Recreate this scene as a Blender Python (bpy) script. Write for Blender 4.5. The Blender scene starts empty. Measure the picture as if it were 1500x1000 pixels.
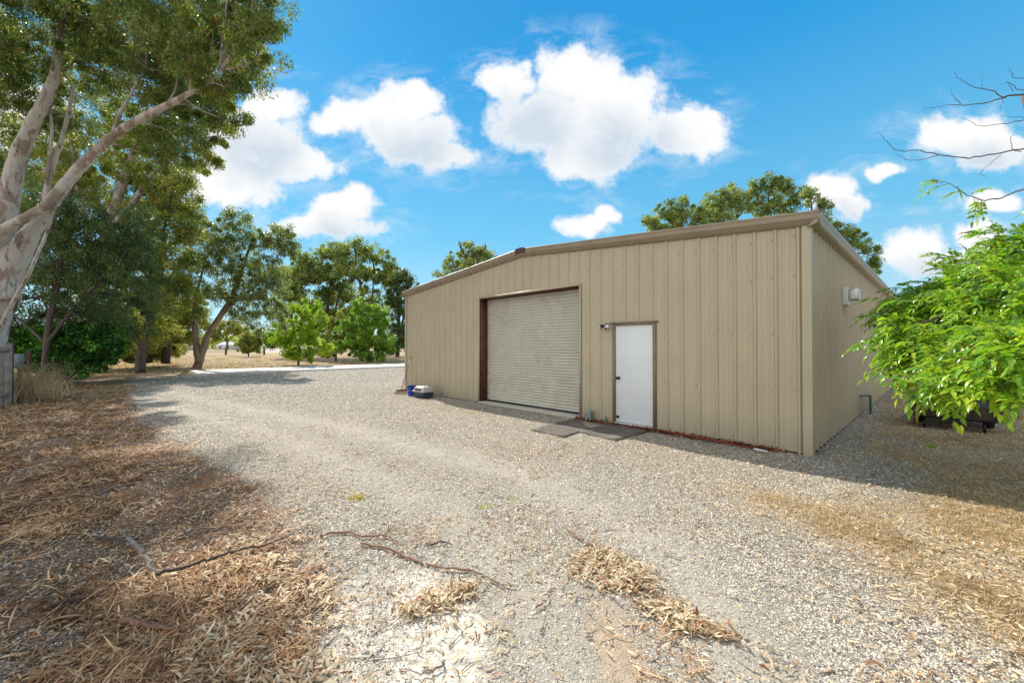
import bpy, math
import numpy as np
from mathutils import Vector
R = np.random.default_rng(7)
scn = bpy.context.scene
COL = scn.collection
F = 595.0; HZ = 507.0; CX = 750.0; CH = 1.654

def P(px, py, d):
    """photo pixel + distance -> world point (used only to measure the place)"""
    return np.array([(px-CX)/F*d, d, CH+(HZ-py)/F*d])
def G(px, py, z=0.0):
    d = (CH-z)*F/(py-HZ)
    return np.array([(px-CX)/F*d, d, z])

# ------------------------------------------------------------------ helpers
def tag(o, label=None, cat=None, group=None, kind=None):
    if label: o['label'] = label
    if cat: o['category'] = cat
    if group: o['group'] = group
    if kind: o['kind'] = kind
    return o
def empty(name, loc=(0, 0, 0), label=None, cat=None, group=None):
    o = bpy.data.objects.new(name, None); COL.objects.link(o)
    o.location = tuple(float(v) for v in loc); o.empty_display_size = .2
    return tag(o, label, cat, group)
class MB:
    """collects vertices and faces of ONE mesh"""
    def __init__(s): s.v = []; s.f = []; s.n = 0
    def add(s, v, f):
        v = np.asarray(v, float).reshape(-1, 3); s.v.append(v)
        f = np.asarray(f, int) + s.n
        s.f.append(f); s.n += len(v); return s
    def box(s, c, size, ax=None):
        c = np.asarray(c, float); h = np.asarray(size, float)/2
        A = np.eye(3) if ax is None else np.asarray(ax, float)
        v = [c + A.T @ (h*np.array([i, j, k])) for i in (-1, 1) for j in (-1, 1) for k in (-1, 1)]
        return s.add(v, [[0,1,3,2],[4,6,7,5],[0,4,5,1],[2,3,7,6],[0,2,6,4],[1,5,7,3]])
    def tube(s, pts, rad, n=8, caps=True, rough=0.0, seed=0):
        pts = np.asarray(pts, float); m = len(pts)
        rad = np.broadcast_to(np.asarray(rad, float), (m,)).copy()
        T = np.gradient(pts, axis=0); T /= np.linalg.norm(T, axis=1)[:, None]+1e-9
        a = np.array([0, 0, 1.]) if abs(T[0][2]) < .9 else np.array([1., 0, 0])
        N = np.cross(T[0], a); N /= np.linalg.norm(N)
        ang = np.arange(n)*2*math.pi/n
        rg = np.random.default_rng(seed)
        V = []
        for i in range(m):
            N = N - T[i]*np.dot(N, T[i]); N /= np.linalg.norm(N)+1e-9
            B = np.cross(T[i], N)
            rr = rad[i]*(1+rough*rg.uniform(-1, 1, n))
            V.append(pts[i] + (np.cos(ang)*rr)[:, None]*N + (np.sin(ang)*rr)[:, None]*B)
        V = np.concatenate(V)
        i = np.arange(m-1)[:, None]*n; k = np.arange(n)[None, :]; k2 = (k+1) % n
        Q = np.stack([i+k, i+k2, i+n+k2, i+n+k], -1).reshape(-1, 4)
        s.add(V, Q)
        if caps:
            base = s.n-len(V)
            if n % 2 == 0:
                for o_, flip in ((0, 1), ((m-1)*n, 0)):
                    for q in range(n//2-1):
                        fc = [o_+q, o_+q+1, o_+n-2-q, o_+n-1-q]
                        s.f.append(np.array([fc[::-1] if flip else fc])+base)
        return s
    def strip(s, prof, A, B):
        """profile points (k,3) extruded from offset A to offset B"""
        prof = np.asarray(prof, float); k = len(prof)
        v = np.concatenate([prof+np.asarray(A, float), prof+np.asarray(B, float)])
        f = [[i, i+1, i+1+k, i+k] for i in range(k-1)]
        return s.add(v, f)
    def build(s, name, mat, parent=None, smooth=False, bevel=0):
        v = np.concatenate(s.v); f = np.concatenate([q.reshape(-1, q.shape[-1]) for q in s.f])
        return mk(name, v, f, mat, parent, smooth, bevel)
def mk(name, v, f, mat, parent=None, smooth=False, bevel=0):
    v = np.asarray(v, np.float32)
    loc = np.zeros(3)
    if parent is not None:
        loc = np.array(parent_world(parent)); v = v - loc.astype(np.float32)
    me = bpy.data.meshes.new(name)
    f = np.asarray(f, np.int32); nf, k = f.shape
    me.vertices.add(len(v)); me.vertices.foreach_set('co', v.ravel())
    me.loops.add(nf*k); me.loops.foreach_set('vertex_index', f.ravel())
    me.polygons.add(nf); me.polygons.foreach_set('loop_start', np.arange(0, nf*k, k, dtype=np.int32))
    me.polygons.foreach_set('loop_total', np.full(nf, k, np.int32))
    me.update(calc_edges=True)
    if smooth: me.polygons.foreach_set('use_smooth', np.ones(len(me.polygons), bool))
    me.materials.append(mat)
    o = bpy.data.objects.new(name, me); COL.objects.link(o)
    if parent is not None: o.parent = parent
    if bevel:
        b = o.modifiers.new('bevel', 'BEVEL'); b.width = bevel; b.segments = 2; b.limit_method = 'ANGLE'
    return o
def parent_world(p):
    l = np.zeros(3)
    while p is not None: l += np.array(p.location); p = p.parent
    return l
def unit(a): return a/(np.linalg.norm(a, axis=-1, keepdims=True)+1e-9)
def smoothpath(pts, k=6):
    pts = np.asarray(pts, float); out = []
    n = len(pts)
    for i in range(n-1):
        p0 = pts[max(i-1, 0)]; p1 = pts[i]; p2 = pts[i+1]; p3 = pts[min(i+2, n-1)]
        for t in np.linspace(0, 1, k, endpoint=False):
            out.append(.5*((2*p1)+(-p0+p2)*t+(2*p0-5*p1+4*p2-p3)*t*t+(-p0+3*p1-3*p2+p3)*t**3))
    out.append(pts[-1]); return np.array(out)

# ------------------------------------------------------------------ node helpers
class NT:
    def __init__(s, tree): s.t = tree; s.n = tree.nodes; s.l = tree.links
    def new(s, typ, **kw):
        nd = s.n.new(typ)
        for k, v in kw.items():
            if k == 'inp':
                for a, b in v.items():
                    if hasattr(b, 'is_output') or isinstance(b, bpy.types.NodeSocket): s.l.new(b, nd.inputs[a])
                    else: nd.inputs[a].default_value = b
            else: setattr(nd, k, v)
        return nd
    def math(s, op, a, b=0.0, c=None, clamp=False):
        i = {0: a, 1: b}
        if c is not None: i[2] = c
        return s.new('ShaderNodeMath', operation=op, use_clamp=clamp, inp=i).outputs[0]
    def vm(s, op, a, b=(0, 0, 0)):
        nd = s.new('ShaderNodeVectorMath', operation=op, inp={0: a, 1: b})
        return nd.outputs['Value'] if op in ('LENGTH', 'DOT_PRODUCT') else nd.outputs[0]
    def mix(s, f, a, b, mode='MIX'):
        nd = s.new('ShaderNodeMix', data_type='RGBA', blend_type=mode, inp={0: f, 6: a, 7: b})
        return nd.outputs[2]
    def ramp(s, f, stops, interp='LINEAR'):
        nd = s.new('ShaderNodeValToRGB', inp={0: f}); cr = nd.color_ramp; cr.interpolation = interp
        while len(cr.elements) < len(stops): cr.elements.new(.5)
        for e, (p, c) in zip(cr.elements, stops):
            e.position = p; e.color = c if len(c) == 4 else (*c, 1)
        return nd.outputs[0]
    def noise(s, vec, scale, detail=4, rough=.55, dist=0.0, out=0):
        return s.new('ShaderNodeTexNoise', inp={'Vector': vec, 'Scale': scale, 'Detail': detail, 'Roughness': rough, 'Distortion': dist}).outputs[out]
    def mr(s, v, a, b, c=0.0, d=1.0, smooth=False):
        nd = s.new('ShaderNodeMapRange', inp={0: v, 1: a, 2: b, 3: c, 4: d})
        if smooth: nd.interpolation_type = 'SMOOTHSTEP'
        return nd.outputs[0]
def material(name):
    m = bpy.data.materials.new(name); m.use_nodes = True
    t = NT(m.node_tree); b = m.node_tree.nodes['Principled BSDF']
    return m, t, b
def c4(c): return (*c, 1.0)

def simple(name, col, rough=.6, var=.25, scale=8, metallic=0, bump=0, dirt=None):
    m, t, b = material(name)
    oc = t.new('ShaderNodeTexCoord').outputs['Object']
    n = t.noise(oc, scale, 5, .6)
    lo = tuple(c*(1-var) for c in col); hi = tuple(min(1, c*(1+var)) for c in col)
    c = t.ramp(n, [(.3, lo), (.7, hi)])
    if dirt:
        n2 = t.noise(oc, scale*.35, 6, .7)
        c = t.mix(t.mr(n2, .52, .68), c, c4(dirt))
    t.l.new(c, b.inputs['Base Color']); b.inputs['Roughness'].default_value = rough
    b.inputs['Metallic'].default_value = metallic
    if bump:
        bp = t.new('ShaderNodeBump', inp={'Height': t.noise(oc, scale*4, 4), 'Strength': bump, 'Distance': .01})
        t.l.new(bp.outputs[0], b.inputs['Normal'])
    return m

def leafmat(name, dark, mid, light, trans=.35, rough=.5, brown=None, clump=.6):
    m, t, b = material(name)
    isl = t.new('ShaderNodeNewGeometry').outputs['Random Per Island']
    pos = t.new('ShaderNodeNewGeometry').outputs['Position']
    n = t.noise(pos, clump, 3, .6)
    f = t.math('ADD', t.math('MULTIPLY', isl, .55), t.math('MULTIPLY', t.mr(n, .3, .7), .45))
    br = lambda q: (min(.6, q[0]*2.6), min(.6, q[1]*2.6), q[2]*2.5)
    stops = [(.12, br(dark)), (.5, br(mid)), (.88, br(light))] if trans > .27 else [(.12, dark), (.5, mid), (.88, light)]
    c = t.ramp(f, stops)
    if brown:
        r2 = t.math('FRACT', t.math('MULTIPLY', isl, 37.7))
        c = t.mix(t.math('GREATER_THAN', r2, .93), c, c4(brown))
    t.l.new(c, b.inputs['Base Color']); b.inputs['Roughness'].default_value = rough
    b.inputs['Specular IOR Level'].default_value = .4
    tr = t.new('ShaderNodeBsdfTranslucent')
    tc = t.mix(1.0, c, (1.25, 1.25, .55, 1), 'MULTIPLY')
    t.l.new(tc, tr.inputs['Color'])
    ms = t.new('ShaderNodeMixShader', inp={0: trans, 1: b.outputs[0], 2: tr.outputs[0]})
    t.l.new(ms.outputs[0], m.node_tree.nodes['Material Output'].inputs[0])
    return m

# ------------------------------------------------------------------ materials
def wall_material(name, base):
    m, t, b = material(name)
    tc = t.new('ShaderNodeTexCoord').outputs['Object']
    sx = t.new('ShaderNodeSeparateXYZ', inp={0: tc})
    n1 = t.noise(tc, 1.3, 4, .6)
    st = t.noise(t.vm('MULTIPLY', tc, (9, 9, .5)), 1.5, 4, .6)      # rain streaks
    c = t.mix(t.mr(n1, .3, .7), c4(tuple(x*.94 for x in base)), c4(tuple(x*1.06 for x in base)))
    c = t.mix(t.mr(st, .45, .8, 0, .22), c, c4((base[0]*.72, base[1]*.70, base[2]*.66)))
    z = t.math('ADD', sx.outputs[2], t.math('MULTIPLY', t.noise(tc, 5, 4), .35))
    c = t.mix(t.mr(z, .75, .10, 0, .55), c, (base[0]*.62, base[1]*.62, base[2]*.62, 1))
    spots = t.noise(tc, 26, 2, .5)
    c = t.mix(t.mr(spots, .73, .77, 0, .35), c, (.18, .12, .07, 1))
    t.l.new(c, b.inputs['Base Color'])
    t.l.new(t.mr(n1, .3, .7, .42, .55), b.inputs['Roughness'])
    b.inputs['Specular IOR Level'].default_value = .45
    bp = t.new('ShaderNodeBump', inp={'Height': t.noise(tc, 2.2, 3), 'Strength': .12, 'Distance': .05})
    t.l.new(bp.outputs[0], b.inputs['Normal'])
    return m
M = {}
WALLC = (.47, .40, .285)
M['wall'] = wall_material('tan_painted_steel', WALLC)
M['screw'] = simple('weathered_screw_washers', (.20, .14, .09), .6, .4, 12)
M['trim'] = simple('brown_trim_steel', (.27, .205, .14), .42, .12, 3)
M['soffit'] = simple('eave_steel', (.30, .24, .16), .4, .12, 3)
M['roof'] = simple('roof_steel', (.55, .50, .42), .35, .08, 2)
M['primer'] = simple('red_oxide_primer', (.10, .028, .018), .6, .25, 6)
M['curtain'] = simple('weathered_curtain_steel', (.50, .48, .41), .42, .07, 2.5, dirt=(.42, .385, .31))
M['door'] = simple('white_door_paint', (.68, .70, .73), .38, .06, 2.2, dirt=(.60, .61, .62))
M['frame'] = simple('door_frame_brown', (.22, .165, .11), .5, .15, 8)
M['black'] = simple('black_metal', (.015, .015, .017), .4, .3, 20)
M['glass'] = simple('lamp_lens', (.75, .76, .74), .15, .05, 10)
M['concrete'] = simple('concrete', (.46, .43, .37), .9, .14, 3, bump=.4)
M['slabc'] = simple('slab_concrete', (.62, .585, .53), .9, .12, 1.2, bump=.3)
M['rubber'] = simple('rubber_mat', (.105, .09, .072), .85, .25, 5, bump=.5, dirt=(.20, .17, .13))
M['blue'] = simple('blue_plastic', (.012, .055, .42), .4, .1, 6)
M['greyplastic'] = simple('pale_grey_plastic', (.46, .44, .38), .5, .12, 6)
M['darkplastic'] = simple('dark_slate_plastic', (.03, .045, .065), .5, .15, 6)
M['redpaint'] = simple('red_paint', (.17, .022, .014), .6, .35, 9)
M['whitemetal'] = simple('white_metal', (.62, .64, .62), .4, .06, 6)
M['silver'] = simple('galvanised', (.5, .52, .55), .35, .1, 8, metallic=.6)
M['greenpipe'] = simple('green_pipe', (.05, .13, .10), .5, .2, 9)
M['wood_handle'] = simple('wood_handle', (.32, .17, .085), .6, .2, 9)
M['broomhead'] = simple('pale_bristles', (.55, .47, .38), .9, .2, 30)
M['greywood'] = simple('weathered_grey_wood', (.20, .19, .18), .9, .3, 7, bump=.5)
M['darkwood'] = simple('dark_timber', (.05, .038, .028), .85, .35, 9, bump=.5)
M['deadwood'] = simple('dead_branch_bark', (.24, .20, .17), .9, .35, 14, bump=.6)
M['darkstick'] = simple('dark_dead_bark', (.075, .055, .045), .9, .35, 14, bump=.6)
M['twig'] = simple('twig_bark', (.11, .085, .06), .85, .3, 14)
M['redtwig'] = simple('reddish_twig', (.22, .12, .075), .8, .3, 14)
M['housewall'] = simple('pale_house_wall', (.62, .60, .56), .8, .08, .4)
M['houseroof'] = simple('grey_house_roof', (.33, .35, .38), .8, .08, .4)
M['window'] = simple('dark_window', (.05, .06, .07), .2, .1, 2)

def bark(name, pale, patch, dark, stretch=(1, 1, .25), s=3.0, amt=(.5, .62), bumpk=.6):
    m, t, b = material(name)
    oc = t.new('ShaderNodeTexCoord').outputs['Object']
    v = t.vm('MULTIPLY', oc, stretch)
    n1 = t.noise(v, s, 5, .6, .6); n2 = t.noise(v, s*3.2, 5, .65, .4)
    c = t.mix(t.mr(n1, amt[0], amt[1]), c4(pale), c4(patch))
    c = t.mix(t.mr(n2, .58, .66), c, c4(dark))
    t.l.new(c, b.inputs['Base Color']); b.inputs['Roughness'].default_value = .8
    bp = t.new('ShaderNodeBump', inp={'Height': t.math('ADD', n1, n2), 'Strength': bumpk, 'Distance': .03})
    t.l.new(bp.outputs[0], b.inputs['Normal'])
    return m
M['whitebark'] = bark('pale_gum_bark', (.52, .475, .42), (.30, .225, .18), (.12, .09, .072), (1, 1, .3), s=3.2, amt=(.49, .56), bumpk=1.0)
M['brownbark'] = bark('shaggy_brown_bark', (.30, .22, .16), (.16, .10, .07), (.06, .042, .032), (1, 1, .18), 7, bumpk=1)
M['greybark'] = bark('grey_bark', (.13, .10, .08), (.075, .055, .042), (.03, .022, .018), (1, 1, .2), 5, bumpk=.8)
M['gum'] = leafmat('gum_leaves', (.024, .050, .020), (.070, .105, .034), (.20, .21, .055), .42, .42, (.30, .14, .06), 1.0)
M['gumyellow'] = leafmat('olive_gum_leaves', (.045, .070, .018), (.110, .135, .032), (.22, .21, .06), .45, .45, (.25, .14, .05), 1.0)
M['gumdark'] = leafmat('dark_gum_leaves', (.020, .042, .022), (.054, .086, .036), (.140, .165, .050), .40, .42, (.16, .08, .03), .8)
M['gumlone'] = leafmat('grey_green_gum_leaves', (.036, .058, .030), (.10, .13, .055), (.20, .22, .085), .42, .42, (.16, .08, .03), .9)
M['gumfar'] = leafmat('far_gum_leaves', (.035, .062, .022), (.095, .13, .040), (.23, .25, .07), .42, .45, None, .5)
M['ivy'] = leafmat('dark_glossy_leaves', (.008, .030, .008), (.018, .065, .012), (.10, .24, .02), .30, .35, None, 1.2)
M['lime'] = leafmat('lime_leaves', (.060, .115, .012), (.145, .235, .020), (.28, .36, .035), .45, .45, None, .8)
M['midgreen'] = leafmat('mid_green_leaves', (.030, .075, .012), (.085, .160, .020), (.18, .25, .04), .38, .42, None, .8)
M['walnut'] = leafmat('bright_pinnate_leaves', (.030, .075, .008), (.088, .172, .014), (.19, .265, .030), .43, .22, (.14, .12, .01), 2.6)
M['straw'] = leafmat('dry_straw', (.28, .19, .10), (.52, .38, .22), (.72, .57, .37), .20, .7, None, 2)
M['litterleaf'] = leafmat('dead_leaves', (.10, .045, .020), (.46, .24, .10), (.88, .63, .37), .12, .65, (.07, .04, .025), 2.2)
M['palelitter'] = leafmat('bleached_dead_leaves', (.30, .19, .10), (.58, .43, .26), (.80, .67, .47), .12, .65, (.30, .12, .05), 3)
M['weed'] = leafmat('small_green_weed', (.06, .11, .01), (.14, .20, .02), (.42, .42, .04), .3, .6, None, 3)

M['yellowweed'] = leafmat('yellow_grass', (.42, .34, .04), (.60, .48, .06), (.75, .62, .12), .25, .6, None, 3)
# ------------------------------------------------------------------ value noise for layout
TAB = {}
def vnoise(x, y, s, seed=0):
    if seed not in TAB: TAB[seed] = np.random.default_rng(seed).random((256, 256))
    T = TAB[seed]
    x = x*s; y = y*s
    xi = np.floor(x).astype(int); yi = np.floor(y).astype(int); fx = x-xi; fy = y-yi
    fx = fx*fx*(3-2*fx); fy = fy*fy*(3-2*fy)
    g = lambda a, b: T[a % 256, b % 256]
    return (g(xi, yi)*(1-fx)+g(xi+1, yi)*fx)*(1-fy)+(g(xi, yi+1)*(1-fx)+g(xi+1, yi+1)*fx)*fy
def fbm(x, y, s, o=4, seed=0):
    r = 0; a = .5; tot = 0
    for i in range(o): r = r+a*vnoise(x+13.7*i, y-7.1*i, s*2**i, seed+i); tot += a; a *= .55
    return r/tot
def sstep(v, a, b):
    t = np.clip((v-a)/(b-a), 0, 1); return t*t*(3-2*t)
def segdist(x, y, pts):
    best = np.full(np.shape(x), 1e9)
    for (x0, y0), (x1, y1) in zip(pts[:-1], pts[1:]):
        dx, dy = x1-x0, y1-y0
        t = np.clip(((x-x0)*dx+(y-y0)*dy)/(dx*dx+dy*dy), 0, 1)
        best = np.minimum(best, np.hypot(x-x0-t*dx, y-y0-t*dy))
    return best
def inpoly(x, y, poly):
    r = np.zeros(np.shape(x), bool); n = len(poly)
    for i in range(n):
        x0, y0 = poly[i]; x1, y1 = poly[(i+1) % n]
        c = ((y0 > y) != (y1 > y)) & (x < (x1-x0)*(y-y0)/(y1-y0+1e-12)+x0)
        r ^= c
    return r
def softpoly(x, y, poly, w):
    d = segdist(x, y, list(poly)+[poly[0]]); ins = inpoly(x, y, poly)
    return sstep(np.where(ins, d, -d), -w, w)
g2 = lambda px, py: tuple(G(px, py)[:2])

# building frame of reference (measured from the photo): corner C, u = along the front, v = along the side
C0 = np.array([4.58, 6.25, 0.0]); U = np.array([-.687, .7267, 0]); V = np.array([.7267, .687, 0]); Z = np.array([0, 0, 1.])
WID, LEN = 12.48, 15.4
def B(s, t, z): return C0 + U*s + V*t + Z*z

# ------------------------------------------------------------------ ground zones
def zones(x, y):
    litter = softpoly(x, y, [g2(400, 1010), g2(440, 900), g2(440, 780), g2(350, 700), g2(250, 645), g2(200, 605), g2(190, 575), g2(200, 552),
                             (-24, 26), (-60, 40), (-60, -10), (-1.3, -10), (-1.1, 0)], .55)
    litter = np.maximum(litter, softpoly(x, y, [(-60, 25), (-60, 60), (-34, 48), g2(215, 548), g2(100, 555)], 1.5)*.7)
    field = sstep(y + x*-.0 + 0, 33, 37)
    dry = softpoly(x, y, [g2(190, 556), g2(275, 552), (-20, 27), (-6, 39.5), (30, 60), (600, 600), (600, 1500), (-1500, 1500), (-1500, 60), (-60, 33)], 1.2)
    dry = np.maximum(dry, softpoly(x, y, [g2(40, 580), g2(140, 556), g2(285, 550), g2(240, 566), g2(150, 585), g2(90, 600)], .7)*.72)
    dry = np.maximum(dry, softpoly(x, y, [(2.6, 4.9), (2.3, 4.3), (2.7, 3.4), (2.6, 2.6), (2.9, 1.9), (4.2, 1.0), (9, -2), (40, 0), (40, 30), (20, 30), (15.9, 17), (6.6, 7.6), (5.6, 6.2), (5.4, 5.4), (4.4, 4.4)], .55)*.9)
    sand = softpoly(x, y, [g2(540, 1010), g2(565, 900), g2(575, 835), g2(640, 830), g2(705, 890), g2(715, 1010)], .14)*1.0
    sand = np.maximum(sand, softpoly(x, y, [g2(425, 1010), g2(450, 880), g2(540, 820), g2(590, 860), g2(570, 1010)], .2)*.62)
    soil = softpoly(x, y, [g2(870, 1005), g2(850, 860), g2(905, 880), g2(975, 1005)], .12)*.8
    tr1 = [g2(1120, 1000), g2(950, 790), g2(760, 690), g2(520, 630), g2(330, 590), g2(210, 566), (-24, 21)]
    tr2 = [g2(840, 1000), g2(760, 860), g2(640, 740), g2(420, 640), g2(250, 595), g2(160, 575), (-26, 17)]
    track = np.exp(-(segdist(x, y, tr1)/.45)**2)*.9 + np.exp(-(segdist(x, y, tr2)/.4)**2)*.8
    return litter, dry, sand, soil, np.clip(track, 0, 1)
PILE = [g2(880, 822), g2(925, 860), g2(985, 895), g2(1050, 935)]
def height(x, y):
    h = (fbm(x, y, .35, 3, 3)-.5)*.05 + (fbm(x, y, 2.2, 3, 9)-.5)*.022
    lit, dry, sand, soil, track = zones(x, y)
    h = h + lit*(.02+(fbm(x, y, 3.1, 3, 21)-.5)*.05) - track*.012
    p = np.stack([x-C0[0], y-C0[1]], -1)
    s = p[..., 0]*U[0]+p[..., 1]*U[1]; t = p[..., 0]*V[0]+p[..., 1]*V[1]
    dd = np.maximum(np.maximum(-s, s-WID), np.maximum(-t, t-LEN))
    k = sstep(dd, .1, 1.2)
    h = h*k - .02*(1-k)
    far = sstep(np.hypot(x, y), 60, 200)
    return h*(1-far)
def gz(p):
    p = np.atleast_2d(p); return height(p[:, 0], p[:, 1])

def graded(lo, hi, step, outer, grow=1.22):
    c = list(np.arange(lo, hi+step/2, step)); s = step
    while c[-1] < outer: s *= grow; c.append(c[-1]+s)
    s = step
    while c[0] > -outer: s *= grow; c.insert(0, c[0]-s)
    return np.array(c)
xs = graded(-14, 9, .07, 2500); ys = graded(.5, 14, .07, 2500)
X, Y = np.meshgrid(xs, ys, indexing='ij')
H = height(X, Y)
nx, ny = X.shape
def height(x, y):
    """height of the built ground sheet (bilinear lookup in its own grid)"""
    x = np.asarray(x, float); y = np.asarray(y, float)
    i = np.clip(np.searchsorted(xs, x)-1, 0, nx-2); j = np.clip(np.searchsorted(ys, y)-1, 0, ny-2)
    a = np.clip((x-xs[i])/(xs[i+1]-xs[i]), 0, 1); b = np.clip((y-ys[j])/(ys[j+1]-ys[j]), 0, 1)
    return (H[i, j]*(1-a)+H[i+1, j]*a)*(1-b)+(H[i, j+1]*(1-a)+H[i+1, j+1]*a)*b
idx = np.arange(nx*ny).reshape(nx, ny)
fq = np.stack([idx[:-1, :-1], idx[1:, :-1], idx[1:, 1:], idx[:-1, 1:]], -1).reshape(-1, 4)

def ground_material():
    m, t, b = material('gravel_litter_and_dry_grass')
    pos = t.new('ShaderNodeTexCoord').outputs['Object']
    at = lambda n: t.new('ShaderNodeAttribute', attribute_name=n).outputs['Fac']
    n_big = t.noise(pos, .5, 4, .6); n_mid = t.noise(pos, 3.0, 5, .65); n_fin = t.noise(pos, 22, 5, .7)
    warp = t.vm('ADD', pos, t.vm('SCALE', t.noise(pos, 30, 2, out=1), (0, 0, 0)))
    vo = t.new('ShaderNodeTexVoronoi', inp={'Vector': pos, 'Scale': 85.0, 'Randomness': 1.0})
    vs = t.new('ShaderNodeTexVoronoi', inp={'Vector': pos, 'Scale': 190.0, 'Randomness': 1.0})
    rnd = t.new('ShaderNodeSeparateXYZ', inp={0: vo.outputs['Color']}).outputs[0]
    rnd2 = t.new('ShaderNodeSeparateXYZ', inp={0: vs.outputs['Color']}).outputs[1]
    stone = t.ramp(rnd, [(0, (.20, .17, .135)), (.3, (.37, .32, .255)), (.6, (.50, .44, .35)), (.85, (.62, .55, .45)), (1, (.78, .71, .60))])
    fines = t.ramp(rnd2, [(0, (.28, .23, .18)), (.5, (.48, .42, .335)), (1, (.66, .59, .48))])
    gr = t.mix(t.mr(n_fin, .42, .58), stone, fines)
    crev = t.mr(vo.outputs['Distance'], .2, .7, 1, .35)
    gr = t.mix(1.0, gr, t.new('ShaderNodeCombineColor', inp={0: crev, 1: crev, 2: crev}).outputs[0], 'MULTIPLY')
    gr = t.mix(t.mr(n_big, .35, .65, 0, .35), gr, (.36, .30, .22, 1))
    gr = t.mix(t.mr(n_mid, .55, .75, 0, .45), gr, (.20, .165, .125, 1))
    tr = t.math('MULTIPLY', at('track'), t.mr(n_mid, .25, .6, .4, 1))
    gr = t.mix(t.math('MULTIPLY', tr, .62), gr, t.mix(t.mr(n_fin, .35, .65), (.45, .395, .32, 1), (.60, .545, .455, 1)))
    def edge(a, soft=.16):
        v = t.math('ADD', at(a), t.math('MULTIPLY', t.math('SUBTRACT', t.math('ADD', t.math('MULTIPLY', n_mid, .6), t.math('MULTIPLY', n_fin, .4)), .5), 1.6))
        return t.mr(v, .5-soft, .5+soft)
    # fibrous litter: two stretched noises at different angles
    fibs = []
    for a_, s_ in ((.6, 1.0), (-.5, 1.3), (1.9, .9)):
        mp = t.new('ShaderNodeMapping', inp={0: pos, 'Rotation': (0, 0, a_), 'Scale': (16*s_, 85*s_, 16)})
        fibs.append(t.noise(mp.outputs[0], 1.0, 3, .6, .8))
    fib = t.math('MAXIMUM', t.math('MAXIMUM', fibs[0], fibs[1]), fibs[2])
    lit = t.ramp(fib, [(.45, (.055, .035, .022)), (.56, (.21, .105, .05)), (.66, (.46, .25, .12)), (.78, (.68, .46, .27))])
    lit = t.mix(t.mr(n_mid, .5, .7, 0, .55), lit, (.13, .085, .055, 1))
    c = t.mix(edge('litter'), gr, lit)
    dryc = t.ramp(fib, [(.44, (.16, .10, .05)), (.56, (.40, .26, .12)), (.68, (.60, .42, .21)), (.8, (.70, .54, .32))])
    dryc = t.mix(t.mr(n_big, .45, .65, 0, .4), dryc, (.50, .35, .16, 1))
    c = t.mix(t.math('MULTIPLY', edge('dry', .34), t.mr(n_fin, .34, .60, .22, .85)), c, dryc)
    soilc = t.mix(t.mr(n_fin, .3, .7), (.33, .24, .16, 1), (.50, .40, .29, 1))
    c = t.mix(edge('soil'), c, soilc)
    sandc = t.mix(t.mr(n_fin, .35, .62), (.50, .43, .34, 1), (.80, .73, .61, 1))
    sandc = t.mix(t.mr(rnd, .8, .95, 0, .5), sandc, (.35, .32, .28, 1))
    c = t.mix(t.math('MULTIPLY', edge('sand', .3), t.mr(n_fin, .30, .5, .35, 1)), c, sandc)
    t.l.new(c, b.inputs['Base Color']); b.inputs['Roughness'].default_value = .95
    b.inputs['Specular IOR Level'].default_value = .15
    hh = t.math('ADD', t.math('MULTIPLY', t.math('SUBTRACT', 1.0, vo.outputs['Distance']), .6), t.math('ADD', t.math('MULTIPLY', n_fin, .9), t.math('MULTIPLY', fib, .8)))
    bp = t.new('ShaderNodeBump', inp={'Height': hh, 'Strength': .75, 'Distance': .012})
    bp2 = t.new('ShaderNodeBump', inp={'Height': n_mid, 'Strength': .5, 'Distance': .06, 'Normal': bp.outputs[0]})
    t.l.new(bp2.outputs[0], b.inputs['Normal'])
    return m
ground = mk('ground', np.stack([X, Y, H], -1).reshape(-1, 3), fq, ground_material(), smooth=True)
tag(ground, kind='structure')
for nm, arr in zip(('litter', 'dry', 'sand', 'soil', 'track'), zones(X, Y)):
    a = ground.data.attributes.new(nm, 'FLOAT', 'POINT'); a.data.foreach_set('value', arr.astype(np.float32).ravel())

# concrete slab beyond the yard
sl = [np.array([-17.9, 22.9]), ]
sv, su = V[:2], U[:2]
p0 = np.array([-17.8, 23.0])
quad = [p0, p0+sv*26, p0+sv*26+su*4.8, p0+su*4.8]
mb = MB()
top = [(*q, .10) for q in quad]; bot = [(*q, -.1) for q in quad]
mb.add(top+bot, [[0, 1, 2, 3], [4, 7, 6, 5], [0, 4, 5, 1], [1, 5, 6, 2], [2, 6, 7, 3], [3, 7, 4, 0]])
tag(mb.build('concrete_slab', M['slabc'], bevel=.015), kind='structure')

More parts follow.
